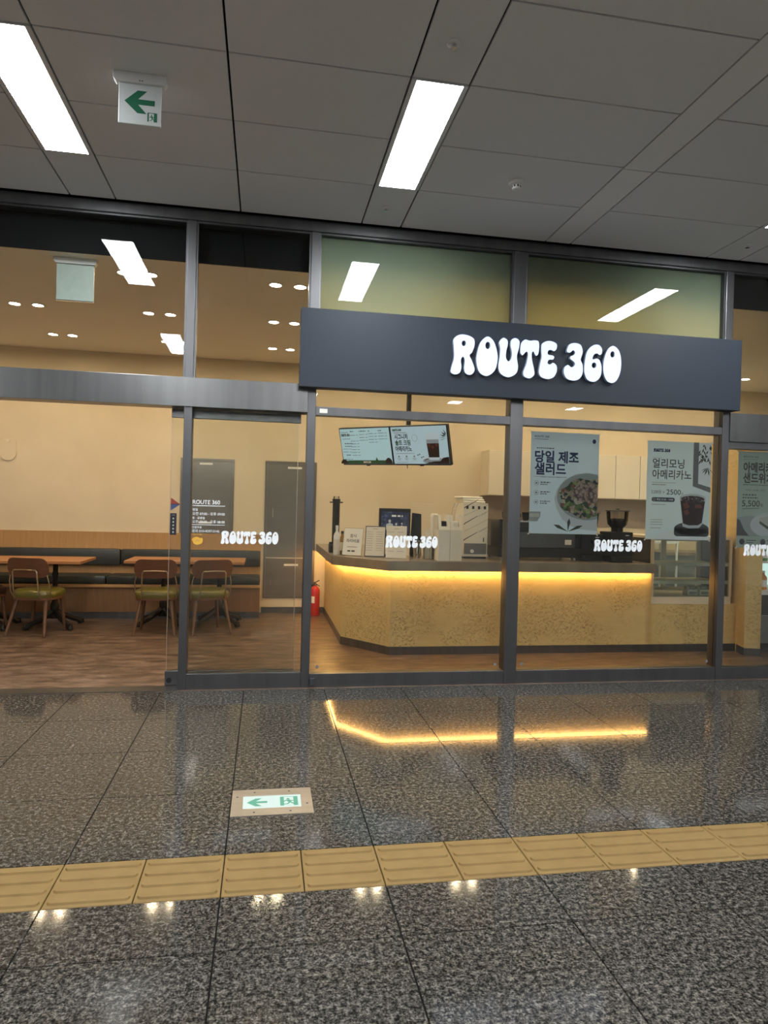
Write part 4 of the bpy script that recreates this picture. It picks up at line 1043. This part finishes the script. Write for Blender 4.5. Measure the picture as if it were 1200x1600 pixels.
for a in (-2.7, -2.0, -1.4, -.8, -2.4): mb.flat([(.57, .625), (.57+.04*math.cos(a)-.008*math.sin(a), .625+.04*math.sin(a)), (.57+.075*math.cos(a), .625+.075*math.sin(a)), (.57+.04*math.cos(a)+.008*math.sin(a), .625+.04*math.sin(a)+.004)], L3)
mb.build('leaves', 'leaf_print', t)
mb = MB(); mb.flat(clip_right(ell(.43, .095, .165, .06, 30), .598), L2); mb.flat(clip_right(rrect(.265, .595, .03, .10, .03), .598), L2); mb.build('stone_tray', 'stone_print', t)
mb = MB(); mb.flat([(.312, .355), (.556, .355), (.53, .135), (.50, .105), (.40, .10), (.345, .115)], L3); mb.flat(ell(.434, .36, .122, .038, 28), L3); mb.build('tumbler_glass', 'glass_print', t)
mb = MB(); mb.flat([(.318, .335), (.55, .335), (.525, .15), (.49, .128), (.40, .125), (.348, .14)], L4); mb.build('coffee', 'coffee', t)
mb = MB(); mb.flat(ell(.434, .35, .110, .030, 28), L4-.0002); mb.build('ice', 'iced_print', t)
mb = MB(); mb.flat([(.335, .31), (.385, .325), (.41, .28), (.36, .265)], L4-.0003); mb.flat([(.345, .25), (.39, .262), (.405, .225), (.37, .21)], L4-.0003); mb.flat([(.45, .30), (.51, .31), (.525, .28), (.46, .27)], L4-.0003); mb.build('ice_cubes', 'coffee_red', t)
# sandwich poster
t = poster('p', 'grey-green window poster with black Korean headline and a sandwich on a plate', 4.04, 1.135, .60, .838, 'poster_grey')
mb = MB(); txt(mb, '아메리카노', .05, .665, .095, L1, .032, width=.36); txt(mb, '샌드위치', .05, .572, .095, L1, .032, width=.29)
txt(mb, '5,500', .045, .36, .075, L1, .012, width=.175); txt(mb, '원', .225, .36, .035, L1, .006); txt(mb, 'ROUTE 360', .05, .785, .020, L1, .012, width=.145)
mb.flat([(.045, .335), (.22, .345), (.22, .349), (.045, .340)], L1); mb.build('headline', 'ink', t)
mb = MB(); dashes(mb, .05, .768, .14, .003, L1, 1); dashes(mb, .05, .545, .26, .007, L1, 2); txt(mb, '07:00 - 10:00 | 평일', .075, .495, .022, L1, .0, width=.19); dashes(mb, .05, .455, .13, .011, L1, 3); dashes(mb, .05, .430, .15, .011, L1, 4)
dashes(mb, .10, .06, .09, .007, L2, 5); dashes(mb, .10, .04, .07, .007, L2, 6); dashes(mb, .30, .06, .09, .007, L2, 7)
for x in (.055, .26): mb.flat(ell(x, .052, .026, .026, 18), L2)
mb.build('small_print', 'ink_slate', t)
mb = MB(); mb.flat([(0, .10), (.6, .10), (.6, .30), (.3, .26), (.12, .28), (0, .26)], L1); mb.build('table_picture', 'porcelain_dim', t)
mb = MB(); mb.flat([(0, .105), (.12, .105), (.07, .16), (.03, .24), (0, .25)], L2); mb.build('napkin_picture', 'stone_print', t)
mb = MB(); mb.flat(clip_right([(x, max(.103, z)) for x, z in ell(.40, .20, .27, .125, 36)], .6), L3); mb.build('plate', 'glass_print', t)
mb = MB(); mb.flat([(.22, .21), (.30, .16), (.52, .19), (.60, .22), (.60, .30), (.45, .31), (.22, .26)], L4); mb.build('sandwich', 'bread_print', t)
mb = MB(); mb.flat([(.22, .215), (.30, .165), (.52, .195), (.52, .215), (.30, .19), (.225, .235)], L4-.0002); mb.build('filling', 'leaf_print', t)

# ================================================================== DECALS ON THE GLASS
def decal(label, x, z, w):
    mb = MB(); s_ = w/LOGO_W
    for ch in 'ROUTE360':
        vs, fs = letter_mesh(ch, .002, 3)
        mb.add([((q[0])*s_, -q[2]*.3, q[1]*s_*.98) for q in vs], fs)
    o = mb.build('window_decal', 'decal_white', loc=(x, GY-.0008, z)); tag(o, label, 'decal'); return o
decal('pale bubble-letter logo decal on the narrow pane by the door', -.325, 1.092, .432)
decal('pale bubble-letter logo decal on the pane before the menu cards', .942, 1.083, .425)
decal('pale bubble-letter logo decal under the salad poster', 2.708, 1.080, .44)
decal('pale bubble-letter logo decal under the sandwich poster', 4.105, 1.062, .44)
t = thing('hours_decal', 'white opening hours lettering on the narrow pane by the post', 'decal', (-.537, GY-.0008, 1.13))
mb = MB(); txt(mb, 'ROUTE 360', .0, .263, .043, 0, .008, width=.20)
txt(mb, '평일', .0, .212, .022, 0, .01); txt(mb, '오전 07:00 - 오후 09:00', .0, .180, .026, 0, .008, width=.237)
txt(mb, '토 · 공휴일', .0, .150, .020, 0, .008, width=.09); txt(mb, '오전 08:00 - 오후 08:00', .0, .120, .026, 0, .008, width=.237)
txt(mb, '연중무휴', .0, .079, .020, 0, .01, width=.07); txt(mb, '문의 010-4297-2145', .0, .051, .024, 0, .01, width=.20)
mb.flat(rect(0, .238, .248, .2525), 0); mb.flat(rect(0, .238, .105, .1085), 0); mb.build('lettering', 'decal_white', t)
mb = MB(); txt(mb, 'WELCOME', .0, .028, .014, 0, .01, width=.075)
hand = smooth_loop([(.0, -.005), (.02, .012), (.045, .014), (.06, .005), (.075, .008), (.08, -.012), (.07, -.035), (.04, -.045), (.015, -.035), (.008, -.02)], 4)
mb.flat(hand, 0); mb.build('yellow_badge', 'decal_yellow', t)
mb = MB(); mb.tube([(.025, -.0008, -.018), (.04, -.0008, -.008), (.055, -.0008, -.016)], .0018, 4); mb.build('badge_line', 'ink_grey', t)
# stickers on the door edge
t = thing('door_sticker', 'small triangular red and blue arrow sticker on the sliding door edge', 'sticker', (-.708, DY-.001, 1.386))
mb = MB(); mb.flat([(0, .002), (.066, .002), (.006, .046), (0, .043)], 0); mb.build('upper_half', 'sticker_red', t)
mb = MB(); mb.flat([(0, -.002), (.066, -.002), (.006, -.046), (0, -.043)], 0); mb.build('lower_half', 'sticker_blue', t)
mb = MB(); mb.flat([(0, .002), (.066, .002), (.066, -.002), (0, -.002)], 0); mb.build('divider', 'ink', t)
t = thing('door_sticker', 'upright black strip sticker with pale signs below the triangle sticker', 'sticker', (-.710, DY-.001, 1.152))
mb = MB(); mb.flat(rect(0, .047, 0, .165), 0); mb.build('strip', 'ink', t)
mb = MB(); mb.flat(rect(.012, .035, .150, .152), -.0005)
for i in range(5): mb.flat(ell(.0235, .125-.026*i, .006, .007, 10), -.0005)
mb.build('signs', 'glass_print', t)

# ================================================================== DRINKS FRIDGE
t = thing('drinks_fridge', 'dark open drinks fridge with lit shelves beside the partition wall', 'fridge', (5.40, 6.62, 0))
B(-.395, .395, -.33, .33, .03, .10).build('base', 'black_plastic', t)
B(-.395, -.365, -.36, .33, .10, 1.9).build('side_panel', 'black_plastic', t); B(.365, .395, -.36, .33, .10, 1.9).build('side_panel', 'black_plastic', t)
B(-.365, .365, .29, .33, .10, 1.9).build('back_panel', 'fridge_emit', t)
B(-.365, .365, -.36, .33, 1.9, 1.97).build('top_panel', 'black_plastic', t)
B(-.34, .365, -.375, -.34, .10, .385).build('lower_panel', 'mid_grey', t, bevel=.003)
B(-.34, .365, -.375, -.34, .39, .60).build('front_panel', 'dark_grey', t, bevel=.003)
B(-.365, .365, -.37, .28, .60, .635).build('deck', 'white_metal', t)
B(-.363, -.345, -.345, .28, .66, 1.85).build('side_glass', 'case_glass', t)
for z in (.92, 1.22, 1.52): B(-.34, .36, -.28, .28, z, z+.02).build('shelf', 'white_metal', t)
mb = MB(); dashes(mb, -.21, .265, .16, .045, -.3757, 3)
for i in range(3): dashes(mb, -.19, .20-.035*i, .10, .018, -.3757, i)
mb.flat(rect(-.21, -.05, .33, .37), -.3757); mb.build('panel_print', 'ink', t)
bm_ = ['bottle_yellow', 'bottle_orange', 'bottle_green', 'bottle_white']
bl_ = ['yellow', 'orange', 'green', 'white']
for zi, z in enumerate((.6355, .9405, 1.2405)):
    for i in range(5):
        c = (i+zi) % 4
        bottle('small %s bottle, %s in the row on the %s shelf of the fridge' % (bl_[c], ['first', 'second', 'third', 'fourth', 'fifth'][i], ['lowest', 'middle', 'upper'][zi]), 5.12+.11*i, 6.42, z, .20, bm_[c], 'white_plastic', .035, 'bottles in the drinks fridge', 'bottle_white' if c != 3 else 'bottle_green')
